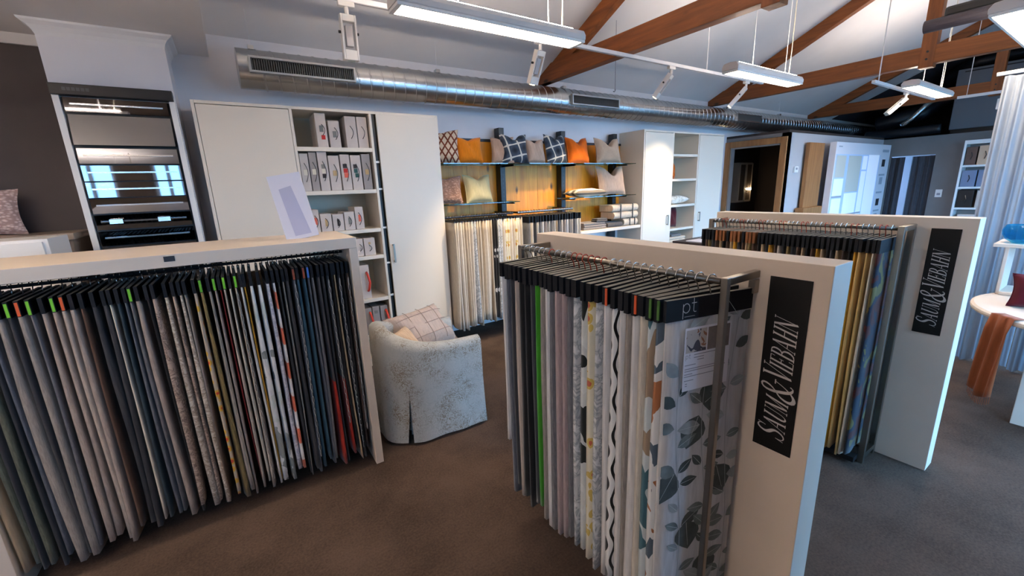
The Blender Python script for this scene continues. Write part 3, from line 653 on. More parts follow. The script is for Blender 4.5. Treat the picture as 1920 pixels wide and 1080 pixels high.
def pillow(x, y, z, w, h, t, mat, label, lean=12, rz=0, chop=0.03, seed=0, group='cushions on the wall shelves', name='cushion', piping=None, flat=False):
    o = empty(name, (x, y, z), 0, False); tag(o, label, 'cushion', group)
    o.rotation_euler = (R(-lean), 0, R(rz)) if not flat else (R(-90), 0, R(rz))
    cv = pillow_mesh(w, h, t, chop, seed).build('cover', mat, o, smooth=True)
    pm = []; k = 10
    E_ = [(u / k, -1) for u in range(-k, k)] + [(1, v / k) for v in range(-k, k)] + [(-u / k, 1) for u in range(-k, k)] + [(-1, -v / k) for v in range(-k, k)]
    for u, v in E_:
        xx = w / 2 * u * (1 - 0.10 * (1 - v * v) * abs(u)); zz = h / 2 * v * (1 - 0.09 * (1 - u * u) * abs(v))
        if v > -0.2: zz -= chop * math.exp(-(u / 0.33) ** 2) * ((v + 0.2) / 1.2) ** 2
        pm.append((xx, 0, zz + h / 2))
    MB().tube(pm, 0.0035, 5, closed=True).build('seam', piping or mat, o, smooth=True)
    return o
F_or = fabric('orange velvet', 'plain', (226, 128, 22)); F_or2 = fabric('deep orange velvet', 'plain', (206, 96, 12))
F_bl = fabric('blush linen', 'plain', (196, 166, 146)); F_tp = fabric('taupe linen', 'slub', (182, 158, 136), (166, 142, 122))
F_cr = fabric('pale olive linen', 'plain', (196, 182, 140)); F_pl = fabric('navy plaid', 'plaid', (24, 30, 40), (60, 70, 84), (206, 200, 188), scale=2.3)
F_lat = fabric('brick lattice', 'lattice', (206, 184, 160), (110, 50, 30), scale=5.5); F_qt = fabric('pink quilt', 'knit', (186, 146, 126), (150, 112, 94), scale=38)
F_wp = fabric('white stripe print', 'stripe', (222, 214, 200), (120, 108, 96), (236, 230, 220), scale=3.0)
pillow(1.895, 4.13, 1.926, .36, .345, .15, F_lat, 'brick and cream lattice cushion half hidden behind the cabinet door', seed=1, rz=-24, chop=.02)
pillow(2.225, 4.14, 1.926, .34, .285, .14, F_or, 'bright orange cushion alone at the left of the upper glass shelf', seed=2, chop=.03)
pillow(2.655, 4.16, 1.926, .26, .30, .07, F_bl, 'blush cushion tucked behind the left plaid cushion', seed=12, rz=-30, chop=.02)
pillow(2.81, 4.12, 1.926, .345, .335, .13, F_pl, 'navy plaid cushion with cream lines, left of two on the upper shelf', seed=3, rz=-6, chop=.07)
pillow(3.125, 4.15, 1.926, .28, .29, .12, F_bl, 'blush cushion between the two navy plaid cushions', seed=4, chop=.04)
pillow(3.43, 4.12, 1.926, .345, .35, .13, F_pl, 'navy plaid cushion with cream lines, right of two on the upper shelf', seed=5, rz=8, chop=.05)
pillow(3.79, 4.13, 1.926, .36, .33, .14, F_or2, 'deep orange velvet cushion beside the right plaid cushion', seed=6, chop=.09)
pillow(4.34, 4.13, 1.926, .46, .34, .13, F_tp, 'taupe cushion with a deep dent at the right end of the upper shelf', seed=7, chop=.13)
pillow(1.92, 4.13, 1.509, .34, .30, .15, F_qt, 'dusty pink quilted cushion at the left of the lower glass shelf', seed=8, rz=-14, chop=.02)
pillow(2.315, 4.13, 1.509, .36, .31, .13, F_cr, 'pale olive cushion alone on the lower glass shelf', seed=9, rz=6, chop=.05)
pillow(4.42, 4.13, 1.509, .52, .40, .14, F_bl, 'large blush cushion standing on the lower right glass shelf', seed=10, chop=.15)
o = pillow(3.90, 3.99, 1.560, .56, .26, .10, F_wp, 'white patterned cushion lying flat on the lower right glass shelf', seed=11, chop=0, flat=True)
# throws on the towel shelf
def folded(x0, x1, y0, y1, z0, n, th, mat, label, group, strap=None):
    t = empty('folded_throw', ((x0 + x1) / 2, (y0 + y1) / 2, z0)); tag(t, label, 'throw', group)
    for i in range(n):
        mb = MB(); r = th / 2; zc_ = z0 + th * i + r; rows = []
        for k in range(13):
            a = math.pi * k / 12 - math.pi / 2; rows.append((y0 + r - r * math.cos(a), zc_ + r * .97 * math.sin(a)))
        rows += [(y1, zc_ + r * .97), (y1, zc_ - r * .97)]
        mb.prism([(x0 + .01 * (i % 2), a, b) for a, b in rows], (x1 - x0 - .012 * (i % 3), 0, 0)); mb.build('fold', mat, t, smooth=False, bevel=0.006)
    if strap:
        for xs_ in strap:
            za, zb = z0 - .0, z0 + th * n; mb = MB(); mb.box(xs_ - .008, xs_ + .008, y0 - .004, y0 + .001, za + .002, zb + .003).box(xs_ - .008, xs_ + .008, y0 - .004, y1 - .02, zb + .0005, zb + .004); mb.build('strap', M['print_dark'], t)
    return t
F_gt = fabric('grey throw', 'slub', (96, 90, 88), (70, 66, 66)); F_gl = fabric('mid grey throw', 'slub', (140, 130, 124), (116, 108, 104))
F_ct = fabric('cream fleece', 'plain', (222, 200, 176))
folded(4.20, 4.49, 4.0, 4.25, 1.083, 1, .062, F_gt, 'dark grey folded throw against the cream stack', 'throws on the white shelf')
folded(3.76, 4.17, 4.0, 4.24, 1.083, 3, .03, F_gl, 'mid grey folded throw at the left of the white shelf', 'throws on the white shelf')
folded(3.98, 4.18, 3.99, 4.1, 1.174, 2, .022, F_gt, 'thin charcoal throw lying on the mid grey throw', 'throws on the white shelf')
for zi in range(3):
    if zi == 0: folded(4.51, 4.79, 3.99, 4.24, 1.083, 1, .10, F_ct, 'cream fleece roll at the bottom of the strapped stack', 'cream fleece rolls', [4.62, 4.72])
    else:
        folded(4.27 if zi == 2 else 4.30, 4.78, 3.98, 4.24, 1.188 + (zi - 1) * .098, 1, .095, F_ct, ['', 'cream fleece roll in the middle of the strapped stack', 'cream fleece roll on top of the strapped stack'][zi], 'cream fleece rolls', [4.42, 4.66])
# in the second cabinet
pillow(5.63, 4.12, 1.698, .24, .24, .12, F_or2, 'orange cushion on the second shelf of the right cabinet', lean=6, seed=21, group='cushions in the right cabinet', chop=.01)
pillow(5.80, 4.02, 1.385, .46, .26, .12, fabric('white throw cushion', 'floral', (222, 216, 204), (196, 186, 170), (236, 232, 226), scale=14), 'white cushion lying flat in the right cabinet', seed=22, group='cushions in the right cabinet', chop=0, flat=True)
pillow(5.68, 4.12, 0.963, .34, .315, .13, fabric('burgundy', 'plain', (84, 22, 30)), 'burgundy cushion in the right cabinet below the white one', lean=4, seed=23, group='cushions in the right cabinet', chop=0)
folded(5.50, 5.95, 4.0, 4.3, .741, 2, .04, F_ct, 'cream folded cloth at the bottom of the open bay in the right cabinet', 'throws in the right cabinet')
folded(5.62, 5.86, 4.02, 4.2, .822, 1, .035, F_gl, 'small grey folded cloth on the cream one in the right cabinet', 'throws in the right cabinet')

# ------------------------------------------------------------------ hanging fabric samples
def cloth_mesh(w, h, t, seed, amp=0.006, lean=0.0, ny=7, nz=12, flare=0.0, drop=0.0, wave=2.0):
    """a folded cloth: local x = thickness, y = width, hanging from z = 0 down"""
    r = random.Random(seed); p = [r.uniform(0, 6.28) for _ in range(6)]; fr = [r.uniform(.7, 1.4) for _ in range(4)]
    rings = []
    for j in range(nz + 1):
        q = j / nz; z = -h * q; a = amp * (0.25 + 0.75 * q)
        cx = lean * q * q; ww = w * (1 - flare * q)
        tt = t * (0.55 + 0.45 * min(1, q * 3)) * (1 + 0.15 * math.sin(5 * q * fr[0] + p[0]))
        side = []
        for i in range(ny + 1):
            y = -ww / 2 + ww * i / ny; e = min(1.0, min(i, ny - i) / 1.2 + 0.7)
            off = a * math.sin(wave * 6.28 * (i / ny) * fr[1] + p[1] + 0.8 * q) + 0.5 * a * math.sin(3.3 * wave * (i / ny) + 4 * q * fr[2] + p[2])
            zz = z + (drop * (i / ny - .5) * q)
            side.append((cx + off, y, zz, tt / 2 * e))
        rings.append([(x - e, y, z_) for x, y, z_, e in side] + [(x + e, y, z_) for x, y, z_, e in reversed(side)])
    mb = MB(); n = len(rings[0]); b = len(mb.v)
    for rg in rings: mb.v += rg
    for j in range(nz):
        for i in range(n): mb.face((b + j * n + i, b + j * n + (i + 1) % n, b + (j + 1) * n + (i + 1) % n, b + (j + 1) * n + i))
    mb.face([b + i for i in range(n)]); mb.face([b + nz * n + i for i in range(n)][::-1])
    return mb
HOOK = {}
def hook_obj(mat, hz, parent, rr=0.0185, wr=0.0022):
    key = (mat.name, round(hz, 3))
    if key not in HOOK:
        pts = [(0, 0, -hz)] + [(0, 0.0 + 0.004, -hz * .55), (0, 0.010, -hz * .2)]
        pts += [(0, rr * math.cos(a), 0.0 + rr * math.sin(a)) for a in [R(-20 + 200 * k / 8) for k in range(9)]]
        HOOK[key] = MB().tube(pts, wr, 5).build('hook', mat, parent, smooth=True); return HOOK[key]
    o = HOOK[key].copy(); COL.objects.link(o); o.parent = parent; return o
def sample(loc, rz, w, h, t, mat, label, group, hz=0.045, hh=0.065, hm=None, hkm=None, tagc=None, seed=0, amp=0.006, lean=0.0, flare=0.0, drop=0.0, wave=2.0, wh=None, trim=None, th=None, name='fabric_sample'):
    """loc = point on the rail axis the hook hangs over"""
    o = empty(name, loc, rz, False); tag(o, label, 'fabric sample', group); wh = wh or w
    hook_obj(hkm or M['chrome'], hz, o)
    z0 = -hz
    if hh > 0:
        ht = th or t * .42; hb_ = B(-ht, ht, -wh / 2, wh / 2, z0 - hh, z0); hb_.mi[-1] = 1; hd = hb_.build('header', [hm or M['card'], M['cardtop']], o)
        if tagc:
            B(-.0045, .0045, -wh / 2 - .0012, -wh / 2 + .004, z0 - hh * .95, z0 - hh * .1).build('sticker', plain('sticker ' + tagc, {'green': (120, 200, 40), 'orange': (226, 90, 30), 'blue': (60, 110, 190), 'rust': (150, 70, 44)}[tagc], 0.5), hd)
    else:
        B(-t * .3, t * .3, -wh / 2, wh / 2, z0 - .012, z0).build('clip_bar', M['dsteel'], o)
    cl = cloth_mesh(w, h, t, seed, amp, lean, flare=flare, drop=drop, wave=wave)
    zt = z0 - max(hh, .012); cl.v = [(x, y, z + zt) for x, y, z in cl.v]
    me = cl.build('cloth', mat, o, smooth=True)
    if trim:
        mb = MB(); zz = zt - .02; k = 0
        while zz > zt - h * trim:
            L = .045; pts = [(lean * ((zt - zz) / h) ** 2 + (.005 if k % 2 else .003) * math.cos(a), -w / 2 - .005 + (.003 if k % 2 else .005) * math.cos(a + .6), zz - L / 2 + L / 2 * math.sin(a)) for a in [6.283 * q / 8 for q in range(8)]]
            mb.tube(pts, .0016, 4, closed=True); zz -= .038; k += 1
        mb.build('braid_trim', plain('silver braid', (176, 176, 176), 0.5), o, smooth=True)
    return o

G = {}
def fb(key): return G[key]
G.update({
 'greige': fabric('greige', 'slub', (150, 142, 136), (124, 117, 112)), 'taupe': fabric('taupe', 'slub', (164, 150, 142), (140, 127, 120)), 'beige': fabric('beige', 'slub', (184, 170, 158), (160, 146, 136)),
 'char': fabric('charcoal', 'plain', (54, 56, 62)), 'grey': fabric('grey', 'slub', (112, 112, 116), (86, 86, 92)), 'dteal': fabric('dark teal', 'plain', (44, 62, 72)), 'teal': fabric('teal blue', 'plain', (50, 84, 104)),
 'slate': fabric('slate', 'slub', (94, 98, 108), (70, 74, 84)), 'black': fabric('black', 'plain', (28, 28, 31)), 'cream': fabric('cream', 'slub', (208, 198, 184), (188, 178, 164)), 'white': fabric('white', 'plain', (220, 216, 214)),
 'brownp': fabric('brown damask', 'damask', (168, 150, 138), (96, 82, 76), (130, 112, 104), scale=16), 'beigep': fabric('beige damask', 'damask', (190, 176, 162), (140, 124, 110), (206, 196, 184), scale=22),
 'flor': fabric('red and yellow floral', 'floral2', (176, 160, 146), (196, 152, 60), (186, 60, 44), scale=22), 'olive': fabric('olive', 'slub', (138, 118, 78), (108, 92, 60)), 'red': fabric('dark red', 'plain', (118, 30, 32)),
 'mustard': fabric('mustard', 'plain', (190, 138, 44)), 'whitep': fabric('white with grey leaves', 'floral', (220, 220, 222), (134, 140, 140), (206, 210, 206), scale=7), 'lilac': fabric('lilac white print', 'damask', (206, 204, 212), (160, 160, 176), (184, 180, 196), scale=12),
 'coral': fabric('white with coral stripe', 'stripe', (218, 212, 210), (204, 108, 84), (226, 222, 222), scale=1.6), 'dred': fabric('slate dipped in red', 'dipped', (66, 66, 72), (150, 40, 30)), 'brown': fabric('brown', 'plain', (84, 64, 54)),
 'oliveg': fabric('olive grey', 'slub', (96, 100, 88), (70, 74, 64)), 'navy': fabric('navy', 'plain', (38, 46, 62)), 'sand': fabric('sand', 'plain', (176, 152, 122)), 'pinkg': fabric('pink grey', 'slub', (170, 150, 150), (146, 128, 128)),
 'green': fabric('bright green', 'plain', (58, 140, 34)), 'leafg': fabric('white with black sprigs', 'floral', (206, 208, 206), (34, 38, 38), (216, 218, 216), scale=6), 'chev': fabric('white with black zigzag', 'chevron', (226, 224, 222), (18, 18, 20), scale=3.4),
 'tealp': fabric('teal painted', 'floral', (196, 204, 206), (60, 96, 108), (150, 130, 110), scale=5), 'bird': fabric('white with orange and blue painted shapes', 'floral', (216, 216, 216), (76, 90, 104), (156, 100, 66), scale=8), 'rainbow': fabric('white with rainbow band', 'stripe', (210, 206, 204), (196, 60, 80), (60, 130, 140), scale=1.2),
 'blackfl': fabric('black with pale flowers', 'floral2', (26, 26, 28), (40, 40, 44), (186, 180, 176), scale=9), 'silverp': fabric('silver scroll', 'damask', (190, 190, 190), (140, 144, 148), (210, 210, 210), scale=10), 'yellfl': fabric('cream with yellow and pink flowers', 'floral2', (216, 208, 186), (198, 170, 92), (184, 96, 72), scale=19),
 'linen': fabric('natural linen', 'slub', (198, 184, 164), (176, 162, 144)), 'linen2': fabric('pale linen', 'slub', (212, 202, 188), (194, 182, 168)), 'linen3': fabric('warm linen', 'slub', (186, 168, 146), (164, 148, 128)), 'yellow': fabric('golden yellow', 'plain', (214, 176, 112)), 'paint': fabric('painted blue red yellow', 'floral', (30, 36, 48), (66, 28, 26), (92, 80, 44), scale=8),
})
CN = {'greige': 'greige', 'taupe': 'taupe', 'beige': 'beige', 'char': 'charcoal', 'grey': 'grey', 'dteal': 'dark teal', 'teal': 'teal blue', 'slate': 'slate grey', 'black': 'black', 'cream': 'cream', 'white': 'white', 'brownp': 'brown patterned', 'beigep': 'beige patterned', 'flor': 'red and yellow floral', 'olive': 'olive', 'red': 'dark red', 'mustard': 'mustard', 'whitep': 'white leaf print', 'lilac': 'lilac white printed', 'coral': 'white and coral', 'dred': 'slate and red', 'brown': 'brown', 'oliveg': 'olive grey', 'navy': 'navy', 'sand': 'sand', 'pinkg': 'pinkish grey', 'green': 'bright green', 'leafg': 'white black-sprig', 'chev': 'white black-zigzag', 'tealp': 'teal painted', 'bird': 'orange and blue painted', 'rainbow': 'rainbow banded', 'blackfl': 'black pale-flower', 'silverp': 'silver scroll', 'yellfl': 'yellow floral', 'linen': 'natural linen', 'linen2': 'pale linen', 'linen3': 'warm linen', 'yellow': 'golden yellow', 'paint': 'multicoloured painted'}

# ------------------------------------------------------------------ long white rack (left)
gd = empty('sample_gondola', (-0.24, 2.68, 0)); tag(gd, 'long low white display unit full of hanging fabric samples at the left', 'display unit')
gx0, gx1, gy0, gy1, gz = -1.06, 0.545, 2.395, 2.965, 1.42
B(gx0, gx1, gy0, gy1, gz - 0.058, gz).build('top_board', M['unit'], gd, bevel=0.002)
for a in (gx0, gx1 - 0.045): B(a, a + 0.045, gy0, gy1, 0, gz - 0.058).build('end_panel', M['unit'], gd, bevel=0.002)
B(gx0 + 0.045, gx1 - 0.045, gy1 - 0.02, gy1, 0.05, 1.22).build('back_panel', M['unit'], gd)
B(-0.291, -0.252, gy0 - 0.003, gy0, 1.388, 1.412).build('label_plate', M['dsteel'], gd)
for yy, zz in ((2.60, 1.325), (2.76, 1.325)): MB().tube([(gx0 + .045, yy, zz), (gx1 - .045, yy, zz)], 0.008, 8).build('hanging_rail', M['dsteel'], gd)
seqL = ['sand', 'oliveg', 'char', 'oliveg', 'char', 'slate', 'greige', 'char', 'greige', 'grey', 'taupe', 'taupe', 'beige', 'taupe', 'brown', 'char', 'char', 'cream', 'dteal', 'slate', 'grey', 'taupe', 'black', 'brownp', 'beigep', 'brownp', 'beigep', 'greige', 'flor', 'olive', 'greige', 'taupe', 'red', 'beige', 'cream', 'taupe', 'white', 'mustard', 'whitep', 'whitep', 'lilac', 'coral', 'char', 'greige', 'char', 'slate', 'teal', 'teal', 'slate', 'grey', 'dred', 'char', 'dred', 'black', 'sand', 'char', 'black', 'brown']
thick = {1: .022, 3: .022, 6: .03, 7: .018, 8: .026, 10: .026, 11: .024, 12: .022, 13: .024, 15: .026, 16: .026, 21: .024, 23: .024, 24: .026, 26: .022, 28: .02, 29: .024, 30: .02, 38: .03, 39: .022, 40: .024, 44: .024, 46: .02, 17: .009, 32: .007, 37: .008, 43: .008, 54: .008}
wts = [thick.get(i, .0145) + .0075 for i in range(len(seqL))]; wsum = sum(wts); xpos = []; acc = 0.0
for w_ in wts: xpos.append(-1.005 + (acc + w_ / 2) / wsum * 1.495); acc += w_
kx = 1.495 / wsum
tagsL = {7: 'green', 8: 'orange', 9: 'green', 11: 'green', 12: 'orange', 20: 'green', 29: 'green', 31: 'green', 33: 'green', 35: 'green', 45: 'rust', 47: 'rust', 48: 'blue'}
trimL = {35: .95, 45: .9, 52: .8, 55: .95, 57: .85}
for i, k in enumerate(seqL):
    r = random.Random(100 + i); tt_ = thick.get(i, .0145) * min(kx, 1.15)
    sample((xpos[i], 2.60, 1.325), r.uniform(-.03, .03), .36, 1.13 + r.uniform(-.05, .035), tt_, fb(k), f'{CN[k]} fabric sample, {ordinal(i+1)} hanger from the left in the low white unit', 'samples in the low white unit',
           hz=.036, hh=.066, th=.0065, hkm=M['chrome'] if r.random() < .7 else M['dsteel'], tagc=tagsL.get(i), seed=i, amp=.007, lean=r.uniform(-.012, .012), wave=r.uniform(.6, 1.4), trim=trimL.get(i), flare=r.uniform(-.06, .05))
# sign leaning on its top
ls = empty('leaning_sign', (0.31, 2.62, gz), 0, False); tag(ls, 'pale lilac sign card leaning on top of the low white unit', 'sign'); ls.rotation_euler = (R(-14), R(-9), R(-8))
B(-0.085, 0.085, -0.004, 0.004, 0, 0.37).build('card', plain('lilac white card', (204, 204, 218), 0.4), ls, bevel=0.001)
mb = MB(); mb.prism([(-0.035, -0.0045, .02), (0.05, -0.0045, .02), (0.02, -0.0045, .30), (-0.045, -0.0045, .29)], (0, -.0003, 0)); mb.build('printed_picture', plain('lilac print', (168, 170, 196), 0.5), ls)
B(-0.03, 0.03, 0.004, 0.09, 0, 0.004).build('foot', plain('lilac white card', (204, 204, 218), 0.4), ls)

# ------------------------------------------------------------------ bench, drawer box and knitted cushion at the far left
bn = empty('sideboard', (-1.8, 4.15, 0)); tag(bn, 'taupe sideboard against the charcoal wall', 'sideboard'); tm = plain('taupe veneer', (132, 118, 106), 0.5, var=.05)
B(-2.7, -0.90, 3.9, 4.395, 1.43, 1.472).build('top', tm, bn, bevel=.003); B(-2.68, -0.92, 3.93, 4.39, 0.05, 1.43).build('body', tm, bn)
for a, b in ((-2.66, -2.1), (-2.09, -1.52), (-1.51, -0.94)): B(a, b, 3.912, 3.93, .08, 1.40).build('door', tm, bn, bevel=.002)
wb = empty('drawer_chest', (-1.5, 3.6, 0)); tag(wb, 'white chest with round knobs behind the low white unit', 'chest')
B(-2.1, -0.90, 3.42, 3.78, 0.0, 1.472).build('body', M['white'], wb, bevel=.003)
for j in range(2):
    for a, b in ((-2.08, -1.51), (-1.49, -0.92)):
        dr = B(a, b, 3.402, 3.42, 1.46 - .09 * (j + 1), 1.462 - .09 * j - .006).build('drawer', M['white'], wb, bevel=.002)
        for kx in (.45, .8): MB().lathe([(0.0, -.014), (.010, -.014), (.014, -.008), (.012, 0), (0, .004)], 12).build('knob', M['chrome'], dr, smooth=True).matrix_local = Matrix.Translation(Vector((a + (b - a) * kx, 3.396, 1.41 - .09 * j)) - OFF[dr.name]) @ Matrix.Rotation(R(-90), 4, 'X')
pillow(-1.42, 4.22, 1.473, .46, .30, .14, fabric('pink basket knit', 'knit', (228, 202, 194), (172, 142, 134), scale=42), 'pink basket weave cushion on the taupe sideboard', seed=31, group='cushion on the sideboard', chop=0, lean=8)

# ------------------------------------------------------------------ samples on the back rails
seqA = ['linen', 'linen2', 'linen2', 'linen', 'linen3', 'linen', 'linen2', 'silverp', 'linen3', 'linen', 'linen3', 'linen2', 'linen', 'linen3', 'blackfl', 'blackfl', 'silverp', 'silverp', 'linen2', 'yellfl', 'yellfl', 'linen2', 'linen', 'yellfl', 'linen2', 'linen']
for i, k in enumerate(seqA):
    r = random.Random(300 + i)
    sample((1.835 + i * .0325, 4.0, 1.378), r.uniform(-.03, .03) - .04, .40, 1.13 + r.uniform(-.03, .03) - .003 * i, .024, fb(k), f'{CN[k]} curtain sample, {ordinal(i+1)} from the cabinet on the left back rail', 'curtain samples on the left back rail', hz=.032, hh=0, seed=300 + i, amp=.010, wave=1.6, hkm=M['chrome'], lean=r.uniform(-.01, .01))
seqB = ['grey', 'linen2', 'char', 'cream', 'grey', 'white', 'taupe', 'cream', 'greige', 'linen2', 'sand', 'grey', 'cream', 'taupe', 'white', 'greige', 'beige', 'grey', 'linen2', 'cream']
for i, k in enumerate(seqB):
    r = random.Random(400 + i)
    sample((2.76 + i * .040, 4.0, 1.378), r.uniform(-.05, .05), .38, 1.05 + r.uniform(-.03, .03), .020, fb(k), f'{CN[k]} sample under a black header, {ordinal(i+1)} from the left on the right back rail', 'black headed samples on the right back rail', hz=.042, hh=.07, seed=400 + i, amp=.008, hkm=M['copper'] if i % 3 else M['chrome'])

# ------------------------------------------------------------------ lettering drawn with thick and thin strokes
def bez(p0, p1, p2, p3, n=8):
    return [tuple(((1 - t) ** 3 * p0[i] + 3 * (1 - t) ** 2 * t * p1[i] + 3 * (1 - t) * t * t * p2[i] + t ** 3 * p3[i]) for i in (0, 1)) for t in [k / n for k in range(n + 1)]]
TK, TN = .13, .035
def sty(a, b, w): return ([a, b], [w, w])
def ser(x, y, l=.13): return ([(x - l, y), (x + l, y)], [.035, .035])
def glyph(ch):
    S = []
    if ch == 'A': S = [sty((.05, 0), (.33, 1), TN), sty((.33, 1), (.6, 0), TK), sty((.15, .34), (.5, .34), TN), ser(.05, 0, .1), ser(.6, 0)]; adv = .72
    elif ch == 'U': S = [(([(.14, 1)] + bez((.14, .35), (.14, -.08), (.56, -.08), (.56, .35)) + [(.56, 1)]), [TK] + [TK, TK, .11, .09, .07, .05, TN, TN, TN] + [TN]), ser(.14, 1), ser(.56, 1, .1)]; adv = .7
    elif ch == 'M': S = [sty((.1, 0), (.12, 1), TN), sty((.12, 1), (.42, 0.02), TK), sty((.42, .02), (.72, 1), TN), sty((.74, 1), (.74, 0), TK), ser(.1, 0, .1), ser(.74, 0), ser(.08, 1, .06), ser(.78, 1, .07)]; adv = .92
    elif ch == 'V': S = [sty((.05, 1), (.34, 0), TK), sty((.34, 0), (.6, 1), TN), ser(.05, 1), ser(.6, 1, .1)]; adv = .6
    elif ch == 'I': S = [sty((.14, 0), (.14, 1), TK), ser(.14, 0), ser(.14, 1)]; adv = .3
    elif ch == 'E': S = [sty((.14, 0), (.14, 1), TK), sty((.02, 1), (.5, 1), TN), sty((.02, 0), (.52, 0), TN), sty((.14, .52), (.42, .52), TN), sty((.5, 1), (.5, .82), TN), sty((.52, 0), (.53, .2), TN), sty((.42, .42), (.42, .62), TN)]; adv = .58
    elif ch == 'B': S = [sty((.14, 0), (.14, 1), TK), (([(.02, 1), (.26, 1)] + bez((.26, 1), (.58, 1), (.58, .53), (.26, .53), 6)[1:]), [TN, TN, .07, .11, .12, .11, .07, TN]), (([(.14, .53), (.28, .53)] + bez((.28, .53), (.68, .53), (.68, 0), (.28, 0), 6)[1:] + [(.02, 0)]), [TN, TN, .07, .11, .13, .11, .07, TN, TN])]; adv = .64
    elif ch == 'H': S = [sty((.14, 0), (.14, 1), TK), sty((.6, 0), (.6, 1), TK), sty((.14, .52), (.6, .52), TN), ser(.14, 0), ser(.14, 1), ser(.6, 0), ser(.6, 1)]; adv = .76
    elif ch == 'N': S = [sty((.1, 0), (.1, 1), TN), sty((.08, 1), (.6, 0), TK), sty((.6, 0), (.6, 1), TN), ser(.1, 0, .1), ser(.6, 1, .1), ser(.04, 1, .06)]; adv = .72
    elif ch == 'S': S = [(bez((.5, .8), (.46, 1.04), (.08, 1.06), (.1, .74), 7) + bez((.1, .74), (.12, .5), (.55, .5), (.54, .24), 7)[1:] + bez((.54, .24), (.52, -.08), (.1, -.06), (.06, .24), 7)[1:], [TN, TN, .04, .05, .07, .09, .1, .12, .13, .14, .14, .13, .12, .11, .1, .09, .07, .05, .04, TN, TN, TN]), sty((.5, .7), (.51, .98), TN), sty((.05, .02), (.055, .3), TN)]; adv = .62
    elif ch == '&': S = [(bez((.86, .56), (.78, .2), (.56, -.04), (.32, -.03), 7) + bez((.32, -.03), (.0, -.02), (.02, .38), (.26, .5), 7)[1:] + bez((.26, .5), (.56, .66), (.6, .98), (.38, 1.0), 7)[1:] + bez((.38, 1.0), (.14, 1.0), (.16, .72), (.34, .5), 6)[1:] + bez((.34, .5), (.5, .28), (.64, .02), (.92, .03), 6)[1:], [TN, TN, TN, .05, .06, .08, .1, .12, .13, .13, .12, .11, .09, .06, .05, .05, .06, .08, .09, .09, .07, .06, .06, .08, .1, .11, .12, .12, .13, .13, .12, .1, .07, TN]), ser(.84, .58, .12), ([(.92, .03), (.97, .12)], [TN, .06])]; adv = 1.02
    elif ch == 'p': S = [sty((.1, -.38), (.1, .62), .05), ([(.1 + .26 + .27 * math.cos(a), .32 + .31 * math.sin(a)) for a in [6.283 * k / 16 for k in range(17)]], [.05] * 17)]; adv = .74
    elif ch == 't': S = [([(.2, .95), (.2, .16)] + bez((.2, .16), (.2, .02), (.3, -.01), (.42, .03), 5)[1:], [.05] * 7), sty((.02, .62), (.44, .62), .05)]; adv = .5
    return S, adv
def letters(text, origin, along, up, size, sizes=None, shear=0.0, off=None, gap=0.04):
    """flat lettering mesh lying in the plane of along / up"""
    mb = MB(); al = Vector(along).normalized(); u = Vector(up).normalized(); o = Vector(origin); x = 0.0; n = al.cross(u)
    for q, ch in enumerate(text):
        k = (sizes[q] if sizes else 1.0) * size; S, adv = glyph(ch); dy = (-0.12 * k if ch == '&' else 0)
        for pts, ws in S:
            L = len(pts); left = []; right = []
            for i in range(L):
                a = Vector(pts[max(i - 1, 0)]); b = Vector(pts[min(i + 1, L - 1)]); d = (b - a)
                d = d.normalized() if d.length > 1e-6 else Vector((1, 0)); nn = Vector((-d.y, d.x)); p = Vector(pts[i])
                for lst, s_ in ((left, 1), (right, -1)):
                    w = p + nn * ws[min(i, len(ws) - 1)] / 2 * s_; yy = w.y * k + dy
                    lst.append(o + al * (x + w.x * k + shear * yy) + u * yy + n * (0.0))
            b0 = len(mb.v); mb.v += [tuple(v) for v in left] + [tuple(v) for v in right]
            for i in range(L - 1): mb.face((b0 + i, b0 + i + 1, b0 + L + i + 1, b0 + L + i))
        x += (adv + gap) * k
    return mb, x
TXT = 'SAUM&VIEBAHN'; TS = [1.0, .80, .80, .80, 1.15, 1.0, .80, .80, .80, .80, .80, .80]
def display_wall(xf, xb_, y0, y1, lab, signlab):
    w = empty('display_stand', ((xf + xb_) / 2, (y0 + y1) / 2, 0)); tag(w, lab, 'display stand', 'white display stands')
    B(xf, xb_, y0, y1, 0, 1.42).build('board', M['unit'], w, bevel=0.002)
    return w
def sign(xf, y0, y1, z0, z1, parent_label, tz0, tz1, base_y, size):
    s_ = empty('brand_sign', (xf, (y0 + y1) / 2, z0)); tag(s_, parent_label, 'sign', 'black lettered signs')
    B(xf - 0.004, xf - 0.0005, y0, y1, z0, z1).build('sign_board', M['signblack'], s_, bevel=0.0008)
    mb, L = letters(TXT, (0, 0, 0), (0, 0, 1), (0, 1, 0), 1.0, TS, 0.0)
    k = (tz1 - tz0) / L
    mb, L = letters(TXT, (xf - 0.0046, base_y, tz0), (0, 0, 1), (0, 1, 0), k, TS, 0.0)
    # condensed tall italic lettering: stretch the letter height, then slant
    mb.v = [(x, base_y + (y - base_y) * size, z + (y - base_y) * size * 0.28) for x, y, z in mb.v]
    mb.build('lettering', M['letter'], s_, recalc=False)
p1 = display_wall(1.29, 1.41, 0.425, 1.725, 'white display panel in the foreground carrying the leaf print samples', '')
sign(1.29, 0.468, 0.578, 0.823, 1.372, 'black SAUM&VIEBAHN sign on the foreground display panel', 0.86, 1.245, 0.490, 1.55)
p2 = display_wall(3.04, 3.16, 0.44, 1.79, 'white display panel behind the foreground one, with the dark sample rack', '')
sign(3.04, 0.494, 0.607, 0.797, 1.365, 'black SAUM&VIEBAHN sign on the farther display panel', 0.84, 1.245, 0.518, 1.55)

